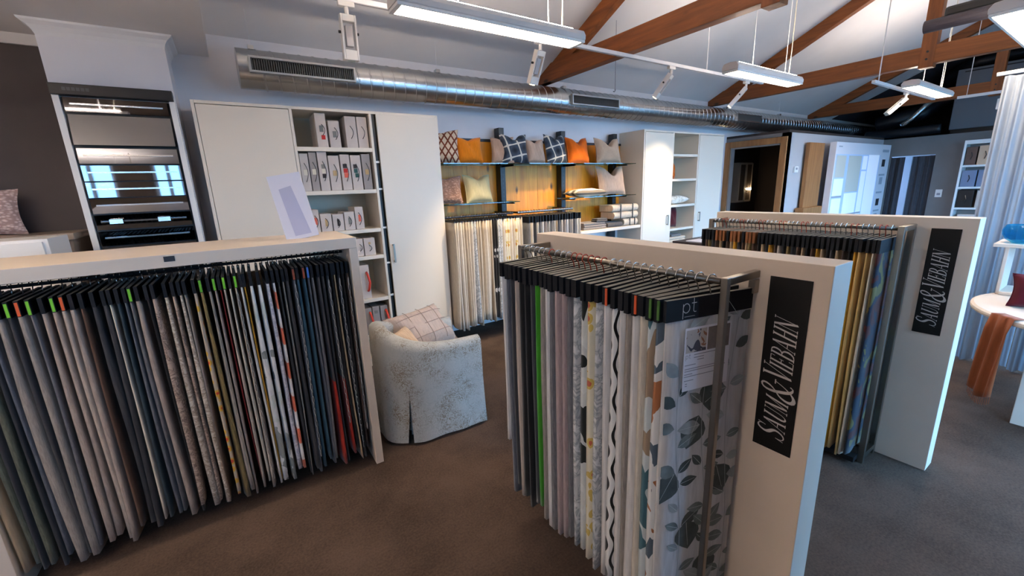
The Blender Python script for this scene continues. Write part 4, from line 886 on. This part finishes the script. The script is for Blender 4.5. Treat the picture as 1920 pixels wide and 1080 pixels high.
# ------------------------------------------------------------------ steel rack on the foreground panel
rk = empty('steel_rack', (1.2, 1.1, 0)); tag(rk, 'brushed steel hanging rack fixed to the foreground display panel', 'rack', 'steel racks')
q = .0098
mb = MB(); mb.box(1.12 - q, 1.12 + q, .618 - q, .618 + q, 0.0, 1.385); mb.build('post', M['steel'], rk, bevel=.002)
B(1.12 + q, 1.289, .618 - q, .618 + q, 1.362, 1.384).build('arm', M['steel'], rk, bevel=.002)
B(1.262, 1.289, .618 - q, .618 + q, 1.315, 1.357).build('bracket', M['steel'], rk, bevel=.002)
B(1.12 - q, 1.12 + q, 1.61, 1.638, 0.0, 1.385).build('post', M['steel'], rk, bevel=.002)
B(1.12 + q, 1.289, 1.61, 1.638, 1.357, 1.385).build('arm', M['steel'], rk, bevel=.002)
MB().tube([(1.12, .632, 1.372), (1.12, 1.61, 1.372)], .010, 10).build('hanging_rail', M['steel'], rk, smooth=True)
seq1 = [('leaf', 0), ('bird', 0), ('tealp', 0), ('cream', 0), ('white', 0), ('greige', 0), ('white', 0), ('chev', 0), ('white', 0), ('silverp', 0), ('yellfl', 0), ('leafg', 0), ('silverp', 0), ('grey', 0), ('pinkg', 0), ('pinkg', 0), ('grey', 0), ('white', 0), ('greige', 0), ('green', 0), ('char', 0), ('black', 0), ('black', 0), ('beige', 0), ('char', 0), ('slate', 0), ('white', 1)]
ys = [.655, .693, .725, .76, .795, .83, .862, .895, .928, .962, .995, 1.03, 1.075, 1.11, 1.143, 1.175, 1.208, 1.238, 1.27, 1.302, 1.34, 1.38, 1.415, 1.45, 1.485, 1.52, 1.56]
tags1 = {1: 'green', 2: 'green', 4: 'orange', 8: 'orange'}
yellow_leaf = None
for i, (k, _) in enumerate(seq1):
    r = random.Random(500 + i); rz = R(90) + (R(-12.7) if i == 0 else R([0, -9, -7, -4, -1, 2, 4, 5, 4, 3, 2, 4, 5, 6, 5, 4, 3, 4, 5, 4, 5, 6, 5, 4, 5, 6, 5][i]) + R(r.uniform(-.7, .7)))
    mat = fabric('white leaf base', 'plain', (206, 206, 208)) if k == 'leaf' else fb(k)
    hk = M['copper'] if 12 <= i <= 17 or i == 21 else M['chrome']
    lab = 'white sample with large grey leaves and an info sheet, nearest on the foreground rack' if k == 'leaf' else f'{CN[k]} sample, {ordinal(i+1)} from the steel post on the foreground rack'
    h = 1.06 + r.uniform(-.03, .03) - (.22 if i == 26 else 0)
    so = sample((1.112, ys[i], 1.372), rz, .315, h, .0135 if k == 'leaf' else .018 + r.uniform(0, .008), mat, lab, 'samples on the foreground rack', hz=.04, hh=.063 + (0 if k == 'leaf' else r.uniform(-.006, .008)), hkm=hk, tagc=None, th=.006 if k == 'leaf' else r.uniform(.007, .012), seed=500 + i, amp=0.0 if k == 'leaf' else .006, lean=0 if k == 'leaf' else r.uniform(-.006, .006), wave=1.2, wh=.325)
    if i in tags1:
        hdr = [c for c in so.children if c.name.startswith('header')][0]
        B(-.0082 - .004, -.0082 + .004, .1605, .164, -.10, -.043).build('sticker', plain('sticker dull ' + tags1[i], {'green': (60, 100, 40), 'orange': (200, 80, 40)}[tags1[i]], .5), hdr)
    if k == 'leaf':
        leafcol = [plain('leaf print dark', (70, 78, 76), .85, var=.15, vscale=20), plain('leaf print mid', (108, 116, 114), .85, var=.15, vscale=20), plain('leaf print pale', (150, 156, 156), .85, var=.1, vscale=20), plain('leaf vein', (190, 194, 194), .85)]
        xf = -.0085; z0 = -.103; lm = MB(); rr = random.Random(11)
        def leaf(cy, cz, ang, L, Wd, c):
            lm.cur = c; pts = []; L *= 1.15; Wd *= 1.2
            for kk in range(7): t_ = kk / 6; pts.append((t_, math.sin(math.pi * t_ ** .85) * .5))
            ca, sa = math.cos(ang), math.sin(ang)
            up_ = [(cy + (t_ * L) * ca - (w_ * Wd) * sa, cz + (t_ * L) * sa + (w_ * Wd) * ca) for t_, w_ in pts]
            dn = [(cy + (t_ * L) * ca + (w_ * Wd) * sa, cz + (t_ * L) * sa - (w_ * Wd) * ca) for t_, w_ in pts[1:-1]]
            poly = up_ + dn[::-1]
            if cz > z0 - .01 or cz < z0 - h + .03 or abs(cy) > .15: return
            poly = [(max(-.155, min(.155, a)), max(z0 - h + .006, min(z0 - .002, b))) for a, b in poly]
            xx = xf - .0002 * rr.random() - .0001 * c; b0 = len(lm.v); lm.v += [(xx, a, b) for a, b in poly]; lm.face(range(b0, b0 + len(poly)))
            lm.cur = 3; b0 = len(lm.v); vw = .0009; lm.v += [(xx - .0002, cy + (.04 * L) * ca - q2 * sa, cz + (.04 * L) * sa + q2 * ca) for q2 in (-vw, vw)] + [(xx - .0002, cy + (.86 * L) * ca - q2 * sa, cz + (.86 * L) * sa + q2 * ca) for q2 in (vw * .5, -vw * .5)]
            if max(abs(v_[1]) for v_ in lm.v[-4:]) < .155 and min(v_[2] for v_ in lm.v[-4:]) > z0 - h: lm.face(range(b0, b0 + 4))
            else: del lm.v[-4:]
        def stem(y_, za, zb, sw):
            n_ = 13; pl_ = [(y_ + sw * math.sin(3.0 * j / n_ * 2), za + (zb - za) * j / n_) for j in range(n_ + 1)]
            for j in range(n_):
                (a, b), (c, d_) = pl_[j], pl_[j + 1]; lm.cur = 2; b0 = len(lm.v); lm.v += [(xf - .0003, a - .0012, b), (xf - .0003, a + .0012, b), (xf - .0003, c + .0012, d_), (xf - .0003, c - .0012, d_)]; lm.face(range(b0, b0 + 4))
            return pl_
        for y_, za, zb, sw in ((.085, z0 - .02, z0 - h + .05, .022), (-.02, z0 - .03, z0 - h + .04, .028), (-.11, z0 - .02, z0 - h + .05, .02)):
            for j, (a, b) in enumerate(stem(y_, za, zb, sw)):
                for sd in ((0, 1) if j % 3 == 0 else (j % 2,)):
                    ang = (R(24) if sd == 0 else R(156)) + rr.uniform(-.45, .45); big = rr.random()
                    leaf(a + (.006 if sd == 0 else -.006), b + rr.uniform(-.02, .02), ang, .048 + .03 * big, .024 + .016 * big, rr.choice([0, 1, 1, 2]))
        for a, b, an in ((.02, -.42, -1.2), (-.07, -.62, -1.9), (-.03, -.30, -1.5), (.04, -.80, -1.7), (-.06, -.95, -1.4), (.10, -.60, -1.0)): leaf(a, b, an, .10, .085, 0)
        lm.build('leaf_print', leafcol, so, recalc=False)
        hdr = [c for c in so.children if c.name.startswith('header')][0]
        tm_, L_ = letters('pt', (-.0064, .108, -.083), (0, -1, 0), (0, 0, 1), .044, gap=.02); tm_.box(-.0066, -.0063, .060, .098, -.0945, -.0935); tm_.build('pt_logo', M['letter'], hdr, recalc=False)
        # info sheet
        xs = -.0105; sh_ = B(xs - .001, xs, -.078, .095, -.325, -.128).build('info_sheet', M['paper'], so)
        B(xs - .0014, xs - .001, .015, .09, -.205, -.135).build('photo', fabric('photo blue grey', 'floral', (190, 182, 176), (70, 70, 82), (150, 104, 80), scale=30), sh_)
        B(xs - .0014, xs - .001, -.073, .010, -.205, -.135).build('photo', plain('photo taupe', (122, 112, 108), .6, var=.1, vscale=20), sh_)
        mb, _L = letters('pt', (xs - .0013, .090, -.222), (0, -1, 0), (0, 0, 1), .016, gap=.02); mb.build('pt_logo', M['print_dark'], sh_, recalc=False)
        mb = MB()
        for (a, b, z_) in ((.058, -.06, -.213), (.058, .02, -.222), (.045, .02, -.230), (.09, .05, -.243), (.09, -.06, -.255), (.09, -.065, -.262), (.09, .06, -.272), (.09, -.05, -.279), (.09, .055, -.292), (.085, .078, -.302), (.085, .078, -.309)): mb.box(xs - .0013, xs - .001, b, a, z_ - .0012, z_ + .0012)
        mb.build('print_lines', M['print_grey'], sh_)

# ------------------------------------------------------------------ steel rack on the farther panel
rk = empty('steel_rack', (2.9, 1.2, 0)); tag(rk, 'steel hanging rack with a floor bar fixed to the farther display panel', 'rack', 'steel racks')
for ya in (.665, 1.70):
    B(2.84, 2.868, ya, ya + .028, 0.0, 1.385).build('post', M['steel'], rk, bevel=.002)
    B(3.008, 3.036, ya, ya + .028, 0.0, 1.385).build('post', M['steel'], rk, bevel=.002)
    B(2.868, 3.008, ya, ya + .028, 1.357, 1.385).build('arm', M['steel'], rk, bevel=.002)
    B(2.868, 3.008, ya, ya + .028, .03, .06).build('foot_bar', M['steel'], rk, bevel=.002)
MB().tube([(2.854, .69, 1.372), (2.854, 1.70, 1.372)], .010, 10).build('hanging_rail', M['steel'], rk, smooth=True)
B(2.78, 2.84, .693, 1.70, .02, .05).build('floor_bar', M['dsteel'], rk)
seq2 = ['paint', 'cream', 'yellow', 'yellow', 'mustard', 'black', 'brown', 'sand', 'char', 'black', 'sand', 'mustard', 'brown', 'black', 'sand', 'brown', 'char', 'olive', 'black', 'beige', 'brown', 'mustard', 'char', 'sand', 'black', 'brown', 'olive', 'sand', 'brown', 'char', 'mustard', 'sand', 'brown', 'black', 'sand', 'brown', 'char', 'olive', 'brown', 'black']
for i, k in enumerate(seq2):
    r = random.Random(700 + i)
    sample((2.848, .715 + i * .0246, 1.372), R(90) + R(r.uniform(-1.5, 1.5)), .315, 1.17 + r.uniform(-.02, .02), .015 + r.uniform(0, .004), fb(k), f'{CN[k]} sample, {ordinal(i+1)} from the near post on the farther rack', 'samples on the farther rack', hz=.045, hh=.07, hm=M['brown'] if 24 <= i <= 35 and i % 4 else M['card'], hkm=M['copper'] if i % 5 in (1, 2) else M['chrome'], seed=700 + i, amp=.005, wave=1.3)

# ------------------------------------------------------------------ slip-covered tub chair
ch = empty('tub_chair', (0.985, 2.745, 0), R(-3), False); tag(ch, 'pale grey damask slip-covered tub chair between the sample displays', 'chair')
F_dm = fabric('pale damask', 'scroll', (170, 171, 167), (138, 128, 112), (180, 180, 175), scale=26)
def u_plan(s_, inset=0.0):
    """s in 0..1 from one arm front around the back to the other arm front"""
    hw = .315 - inset; xb = -.335 + inset; xf = .33; rc = .24 - inset * .6
    segs = [('l', (xf, -hw), (xb + rc, -hw)), ('a', (xb + rc, -hw + rc), R(-90), R(-180)), ('l', (xb, -hw + rc), (xb, hw - rc)), ('a', (xb + rc, hw - rc), R(180), R(90)), ('l', (xb + rc, hw), (xf, hw))]
    lens = [abs(xf - xb - rc), rc * math.pi / 2, 2 * hw - 2 * rc, rc * math.pi / 2, abs(xf - xb - rc)]; T = sum(lens); d = s_ * T
    for sg, L in zip(segs, lens):
        if d <= L + 1e-9:
            t_ = d / L if L else 0
            if sg[0] == 'l': return (sg[1][0] + (sg[2][0] - sg[1][0]) * t_, sg[1][1] + (sg[2][1] - sg[1][1]) * t_)
            a = sg[2] + (sg[3] - sg[2]) * t_; return (sg[1][0] + rc * math.cos(a), sg[1][1] + rc * math.sin(a))
        d -= L
    return (xf, hw)
def rim_h(s_):
    b = math.exp(-((s_ - .5) / .2) ** 2); return .655 + .135 * b
N = 48; rows = []
for i in range(N + 1):
    s_ = i / N; o0 = u_plan(s_, 0); o1 = u_plan(s_, .10); h = rim_h(s_)
    mid = lambda k: (o0[0] + (o1[0] - o0[0]) * k, o0[1] + (o1[1] - o0[1]) * k)
    lo_ = []
    for z_, fo in ((.022, -.030), (.10, -.022), (.18, -.015), (.26, -.008), (.36, -.002)):
        ds = (0 if i not in (14, 15) else (1 if i == 14 else -1) * .5 / N * min(1, (z_ - .022) / .33) + (-.15 / N if i == 14 else .15 / N) * 0)
        rip = .006 * math.sin(s_ * 46) * (1 - z_ / .36); p_ = u_plan(s_ + ds, fo + rip); lo_.append((p_[0], p_[1], z_))
    rows.append(lo_ + [(*o0, h - .05), (*mid(.06), h - .02), (*mid(.25), h - .002), (*mid(.5), h + .004), (*mid(.75), h - .004), (*mid(.96), h - .03), (*o1, h - .07), (*o1, .30), (*o1, .03)])
mb = MB(); b0 = mb.grid(rows); nv = len(rows[0]); mb.face([b0 + k for k in range(nv)]); mb.face([b0 + N * nv + k for k in range(nv)])
gap = {tuple(sorted((b0 + 14 * nv + j_, b0 + 15 * nv + j_, b0 + 15 * nv + j_ + 1, b0 + 14 * nv + j_ + 1))) for j_ in range(4)}
keep = [(f_, m_) for f_, m_ in zip(mb.f, mb.mi) if tuple(sorted(f_)) not in gap]; mb.f = [a for a, b in keep]; mb.mi = [b for a, b in keep]
mb.build('shell', F_dm, ch, smooth=True)
rows = [[(*u_plan((13.6 + 1.8 * q_ / 4) / N, .035), .37), (*u_plan((13.6 + 1.8 * q_ / 4) / N, .025), .05)] for q_ in range(5)]
mb = MB(); mb.grid(rows); mb.build('kick_pleat', F_dm, ch, smooth=True)
mb = MB(); sx_, sy_ = .28, .213
mb.box(-.22, .31, -sy_, sy_, .30, .46); mb.build('seat_cushion', F_dm, ch, bevel=.04, seg=3)
B(-.20, .32, -sy_, sy_, .05, .295).build('front_panel', F_dm, ch, bevel=.01)
F_q = fabric('blush quilting', 'plain', (206, 184, 170)); F_pe = fabric('peach satin', 'plain', (214, 184, 152), rough=.6)
o = pillow(1.13, 2.87, .47, .52, .36, .20, F_q, 'blush quilted cushion lying in the tub chair', lean=44, rz=20, seed=41, group='cushions in the tub chair', chop=0, piping=fabric('quilt piping', 'plain', (168, 146, 132)))
mb = MB()
for kx in (-.125, .0, .125):
    mb.tube([(kx, -.105 * max(0, 1 - (kx / .26) ** 4) ** .6 * max(0, 1 - (-1 + 2 * k / 14) ** 4) ** .6 - .002, .36 * k / 14) for k in range(1, 14)], .0022, 4)
for kz in (-.09, .0, .09):
    mb.tube([(-.26 + .52 * k / 14, -.105 * max(0, 1 - (-1 + 2 * k / 14) ** 4) ** .6 * max(0, 1 - (kz / .18) ** 4) ** .6 - .002, .18 + kz) for k in range(1, 14)], .0022, 4)
mb.build('quilt_seam', fabric('quilt piping', 'plain', (168, 146, 132)), o)
pillow(.90, 2.655, .50, .34, .25, .10, F_pe, 'peach satin cushion in front of the quilted one in the tub chair', lean=40, rz=40, seed=42, group='cushions in the tub chair', chop=0)

# ------------------------------------------------------------------ far right: wall pieces beside the doorway
o = empty('oak_board', (8.5, 3.3, 0)); tag(o, 'tall leaning oak board on a block against the pale partition', 'board')
B(8.16, 8.73, 3.28, 3.34, 1.14, 2.21).build('plank', M['oak'], o, bevel=.004); B(8.05, 8.78, 3.22, 3.345, .0, 1.14).build('base_block', M['oak'], o, bevel=.004)
o = empty('thermostat', (7.94, 3.36, 1.73)); tag(o, 'small white thermostat on the pale partition', 'thermostat')
B(7.87, 8.0, 3.345, 3.373, 1.73, 1.83).build('cover', M['white'], o, bevel=.006); B(7.90, 7.96, 3.342, 3.345, 1.775, 1.81).build('display_window', M['print_grey'], o)
o = empty('inner_cabinet', (8.75, 4.7, 1.2)); tag(o, 'small grey glazed cabinet seen through the oak doorway', 'cabinet')
cg = plain('grey cabinet', (150, 138, 126), .5)
B(8.5, 9.0, 4.62, 4.8, 1.2, 1.98).build('body', cg, o)
for a, b in ((8.505, 8.745), (8.755, 8.995)):
    mb = MB(); mb.box(a, a + .03, 4.6, 4.62, 1.21, 1.97).box(b - .03, b, 4.6, 4.62, 1.21, 1.97).box(a + .03, b - .03, 4.6, 4.62, 1.21, 1.24).box(a + .03, b - .03, 4.6, 4.62, 1.94, 1.97)
    dd = mb.build('door', cg, o); B(a + .03, b - .03, 4.606, 4.612, 1.24, 1.94).build('pane', plain('smoked pane', (74, 66, 60), .1), dd)
MB().lathe([(0, -.02), (.02, -.02), (.028, 0), (.02, .02), (0, .02)], 10, (8.9, 4.58, 1.46)).build('night_light', emit('night light', (255, 226, 180), 60), o)
# large printed display
o = empty('blind_poster_display', (10.2, 3.2, 0)); tag(o, 'large white display board printed with windows and blinds', 'display board')
B(8.85, 11.55, 3.15, 3.25, 0, 2.225).build('board', M['paper'], o, bevel=.003)
pb = emit('glowing print pale blue', (176, 200, 234), .12); pw = emit('glowing print white', (226, 236, 250), .2); pg = plain('print grey blue', (160, 168, 180), .4); pc = plain('print cream', (214, 212, 200), .4)  # weak glow added to the printed panes to make them brighter
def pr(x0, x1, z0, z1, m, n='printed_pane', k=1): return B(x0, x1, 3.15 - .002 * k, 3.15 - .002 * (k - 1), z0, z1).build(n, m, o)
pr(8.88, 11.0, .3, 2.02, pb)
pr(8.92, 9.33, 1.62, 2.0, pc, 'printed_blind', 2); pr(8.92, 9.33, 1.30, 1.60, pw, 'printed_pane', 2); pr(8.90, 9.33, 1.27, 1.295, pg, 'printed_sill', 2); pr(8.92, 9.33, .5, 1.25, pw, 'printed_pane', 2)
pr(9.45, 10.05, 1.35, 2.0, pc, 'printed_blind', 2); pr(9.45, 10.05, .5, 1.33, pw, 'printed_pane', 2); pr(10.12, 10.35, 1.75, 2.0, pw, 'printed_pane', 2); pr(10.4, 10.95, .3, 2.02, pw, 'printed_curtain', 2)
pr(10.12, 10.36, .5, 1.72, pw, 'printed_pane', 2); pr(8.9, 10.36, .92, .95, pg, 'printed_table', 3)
for zz in (1.80, 1.45, 1.02, .72): pr(11.15, 11.32, zz, zz + .14, M['print_dark'] if zz in (1.80, 1.02) else pg, 'printed_icon', 2)
for zz in (1.62, 1.27, .9): pr(11.08, 11.4, zz, zz + .035, pg, 'printed_line', 2)
pr(8.95, 9.1, 2.14, 2.16, pg, 'printed_line', 2); pr(11.1, 11.45, 2.08, 2.13, pg, 'printed_line', 2)
# dark curtains in the end doorway
def wavy(name, x, y0, y1, z0, z1, folds, amp, mat, parent=None, n=60):
    m_ = MB(); front = []; back = []
    rows = []
    for i in range(n + 1):
        y = y0 + (y1 - y0) * i / n; dx = amp * math.sin(folds * 2 * math.pi * i / n) + amp * .4 * math.sin(folds * 4.7 * math.pi * i / n + 1)
        rows.append([(x + dx - .002, y, z1), (x + dx * 1.1 - .002, y, (z0 + z1) / 2), (x + dx * 1.25 - .002, y, z0), (x + dx * 1.25 + .002, y, z0), (x + dx * 1.1 + .002, y, (z0 + z1) / 2), (x + dx + .002, y, z1)])
    m_.grid(rows); return m_.build(name, mat, parent, smooth=True)
gc = fabric('anthracite curtain', 'plain', (72, 72, 78))
o = wavy('curtain', 11.92, 2.53, 2.88, .02, 1.98, 3, .02, gc); tag(o, 'anthracite curtain on the right side of the end doorway', 'curtain', 'anthracite curtains')
o = wavy('curtain', 11.92, 2.99, 3.21, .02, 1.98, 2, .02, gc); tag(o, 'anthracite curtain on the left side of the end doorway', 'curtain', 'anthracite curtains')
o = empty('wall_switch', (11.85, 2.37, 1.2)); tag(o, 'white double switch plate on the grey end wall', 'switch')
B(11.845, 11.859, 2.32, 2.42, 1.16, 1.31).build('plate', M['white'], o, bevel=.003); B(11.84, 11.845, 2.345, 2.395, 1.2, 1.24).build('rocker', M['print_grey'], o)
# white bookcase on the end wall
o = empty('bookcase', (11.7, 1.7, 0)); tag(o, 'white bookcase of sample boxes against the grey end wall', 'bookcase')
mb = MB(); mb.box(11.55, 11.855, 2.06, 2.09, 0, 2.2).box(11.55, 11.855, 1.0, 1.03, 0, 2.2).box(11.55, 11.855, 1.03, 2.06, 2.13, 2.2); mb.build('carcass', M['white'], o)
B(11.84, 11.855, 1.03, 2.06, 0, 2.13).build('back_panel', M['boxdark'], o)
for z in (1.755, 1.36, .975, .5): B(11.56, 11.84, 1.03, 2.06, z - .035, z).build('shelf', M['white'], o)
def bbox(y0, y1, z0, z1, m, lab, hm=None):
    t = empty('sample_box', (11.7, (y0 + y1) / 2, z0)); tag(t, lab, 'box', 'sample boxes in the white bookcase')
    B(11.58, 11.8, y0, y1, z0, z1).build('carton', m, t, bevel=.004)
    ym = (y0 + y1) / 2; MB().tube([(11.578, ym, z0 + (z1 - z0) * .7), (11.56, ym - .02, z0 + (z1 - z0) * .5), (11.578, ym, z0 + (z1 - z0) * .3)], .006, 6).build('handle', hm or M['print_dark'], t)
sand = plain('sand box', (206, 170, 140), .6); blu = plain('blue grey box', (120, 130, 156), .6)
bbox(1.91, 2.05, 1.756, 2.08, plain('brown box', (96, 70, 60), .6), 'brown box at the left of the top bookcase shelf')
bbox(1.72, 1.89, 1.756, 2.09, sand, 'sand coloured box in the middle of the top bookcase shelf'); bbox(1.53, 1.70, 1.756, 2.07, sand, 'sand coloured box at the right of the top bookcase shelf')
bbox(1.86, 2.05, 1.361, 1.66, blu, 'blue grey box at the left of the second bookcase shelf'); bbox(1.62, 1.84, 1.361, 1.66, blu, 'blue grey box at the right of the second bookcase shelf')
bbox(1.84, 2.05, .976, 1.30, M['black'], 'black box on the third bookcase shelf', M['steel']); bbox(1.66, 1.80, .976, 1.29, bc, 'pale box beside the black one on the third bookcase shelf')
bbox(1.75, 2.0, .501, .85, bc, 'pale box on the bottom bookcase shelf')

# ------------------------------------------------------------------ window display at the right edge
sk = empty('sheer_curtain', (5.2, -0.1, 0.03)); tag(sk, 'white sheer curtain hanging behind the right hand table', 'curtain')
for i, (a, b) in enumerate(((.02, .42), (.43, .80))): wavy('drape', 5.2 + .03 * i, a, b, .02, 2.36, 4, .03, M['sheer'], sk, 90)
MB().tube([(5.2, -.95, 2.38), (5.2, .84, 2.38)], .014, 8).build('curtain_rod', M['white'], sk)
for yy in (-.6, .3): MB().tube([(5.2, yy, 2.39), (5.2, yy, zc(yy) - .003)], .004, 6).build('suspension_wire', M['white'], sk)
tb = empty('round_table', (4.42, -0.12, 0)); tag(tb, 'white round display table at the right edge with a scarf over its rim', 'table')
MB().lathe([(0, .71), (.70, .71), (.715, .718), (.718, .73), (.715, .742), (.70, .75), (0, .75)], 56, (4.42, -.12, 0)).build('table_top', M['unit'], tb, smooth=False)
for a in (0, 1): MB().obox((4.13 + .5 * a, .02 - .1 * a, .355), (.0, .24, 0), (.03, 0, 0), (0, 0, .355)).build('leg', M['unit'], tb, bevel=.003)
sf = empty('display_shelf', (4.8, .2, .75)); tag(sf, 'white two tier shelf standing on the round table', 'shelf')
B(4.62, 4.95, -.30, .60 - .02, 1.10, 1.125).build('shelf_board', M['unit'], sf, bevel=.002)
for yy in (-.28, .50): B(4.64, 4.93, yy, yy + .02, .752, 1.10).build('upright', M['unit'], sf, bevel=.002)
B(4.62, 4.93, -.26, .50, .752, .775).build('shelf_board', M['unit'], sf, bevel=.002)
bw = empty('glass_bowl', (4.74, .47, 1.126)); tag(bw, 'blue glass bowl on the white shelf at the right edge', 'bowl')
MB().lathe([(0, 0), (.05, .0), (.085, .025), (.105, .06), (.108, .09), (.092, .13), (.086, .13), (.101, .09), (.098, .06), (.078, .03), (.045, .012), (0, .012)], 28, (4.74, .46, 1.126)).build('bowl_body', M['bowl'], bw, smooth=True)
pillow(4.3, .23, .752, .38, .22, .13, fabric('burgundy velvet', 'plain', (92, 16, 34)), 'burgundy velvet cushion on the round table at the right edge', lean=6, rz=-80, seed=51, group='cushion on the round table', chop=0)
sc_ = empty('scarf', (4.0, .42, .75)); tag(sc_, 'rust orange sheer scarf draped over the rim of the round table', 'scarf')
rows = []
for i in range(21):
    u = i / 20; a = R(130 + 12 * u); rows.append([]);
    for j in range(13):
        v = j / 12; rr_ = .735 + .012 * math.sin(14 * u + 2 * v) + .02 * v; zz = .75 - .50 * v - .04 * math.sin(3 * u) * v
        if j == 0: rr_ = .66; zz = .756
        if j == 1: rr_ = .724; zz = .757
        rows[-1].append((4.42 + rr_ * math.cos(a), -.12 + rr_ * math.sin(a), zz))
mb = MB(); mb.grid(rows); fo = mb.build('cloth', fabric('rust voile', 'plain', (150, 80, 46)), sc_, smooth=True)
sm = fo.modifiers.new('thick', 'SOLIDIFY'); sm.thickness = .003; sm.offset = 1
mb = MB()
for i in range(14):
    u = i / 13; a = R(130 + 12 * u); p = Vector((4.42 + .755 * math.cos(a), -.12 + .755 * math.sin(a), .25 - .04 * math.sin(3 * u))); mb.tube([p, p + Vector((.004 * math.sin(i * 3), 0, -.05))], .002, 4)
mb.build('fringe', fabric('rust voile', 'plain', (150, 80, 46)), sc_)
# ------------------------------------------------------------------ small counter table between the right cabinet and the farther rack
st = empty('counter_table', (5.1, 3.1, 0)); tag(st, 'dark counter table in front of the right cabinet with papers on it', 'table')
dk = plain('dark walnut', (58, 44, 38), .45, var=.1)
B(4.78, 5.5, 2.84, 3.4, .865, .895).build('table_top', dk, st, bevel=.003)
for a in (4.80, 5.44):
    for b in (2.86, 3.34): B(a, a + .04, b, b + .04, 0, .865).build('leg', dk, st)
o = tag(B(4.85, 5.3, 2.9, 3.25, .8955, .905).build('paper_stack', M['paper'], bevel=.001), 'white paper stack on the dark counter table', 'papers')
o = tag(B(5.1, 5.3, 3.1, 3.22, .9055, .92).build('notebook', M['print_grey'], bevel=.002), 'small grey notebook on the white paper stack', 'notebook')
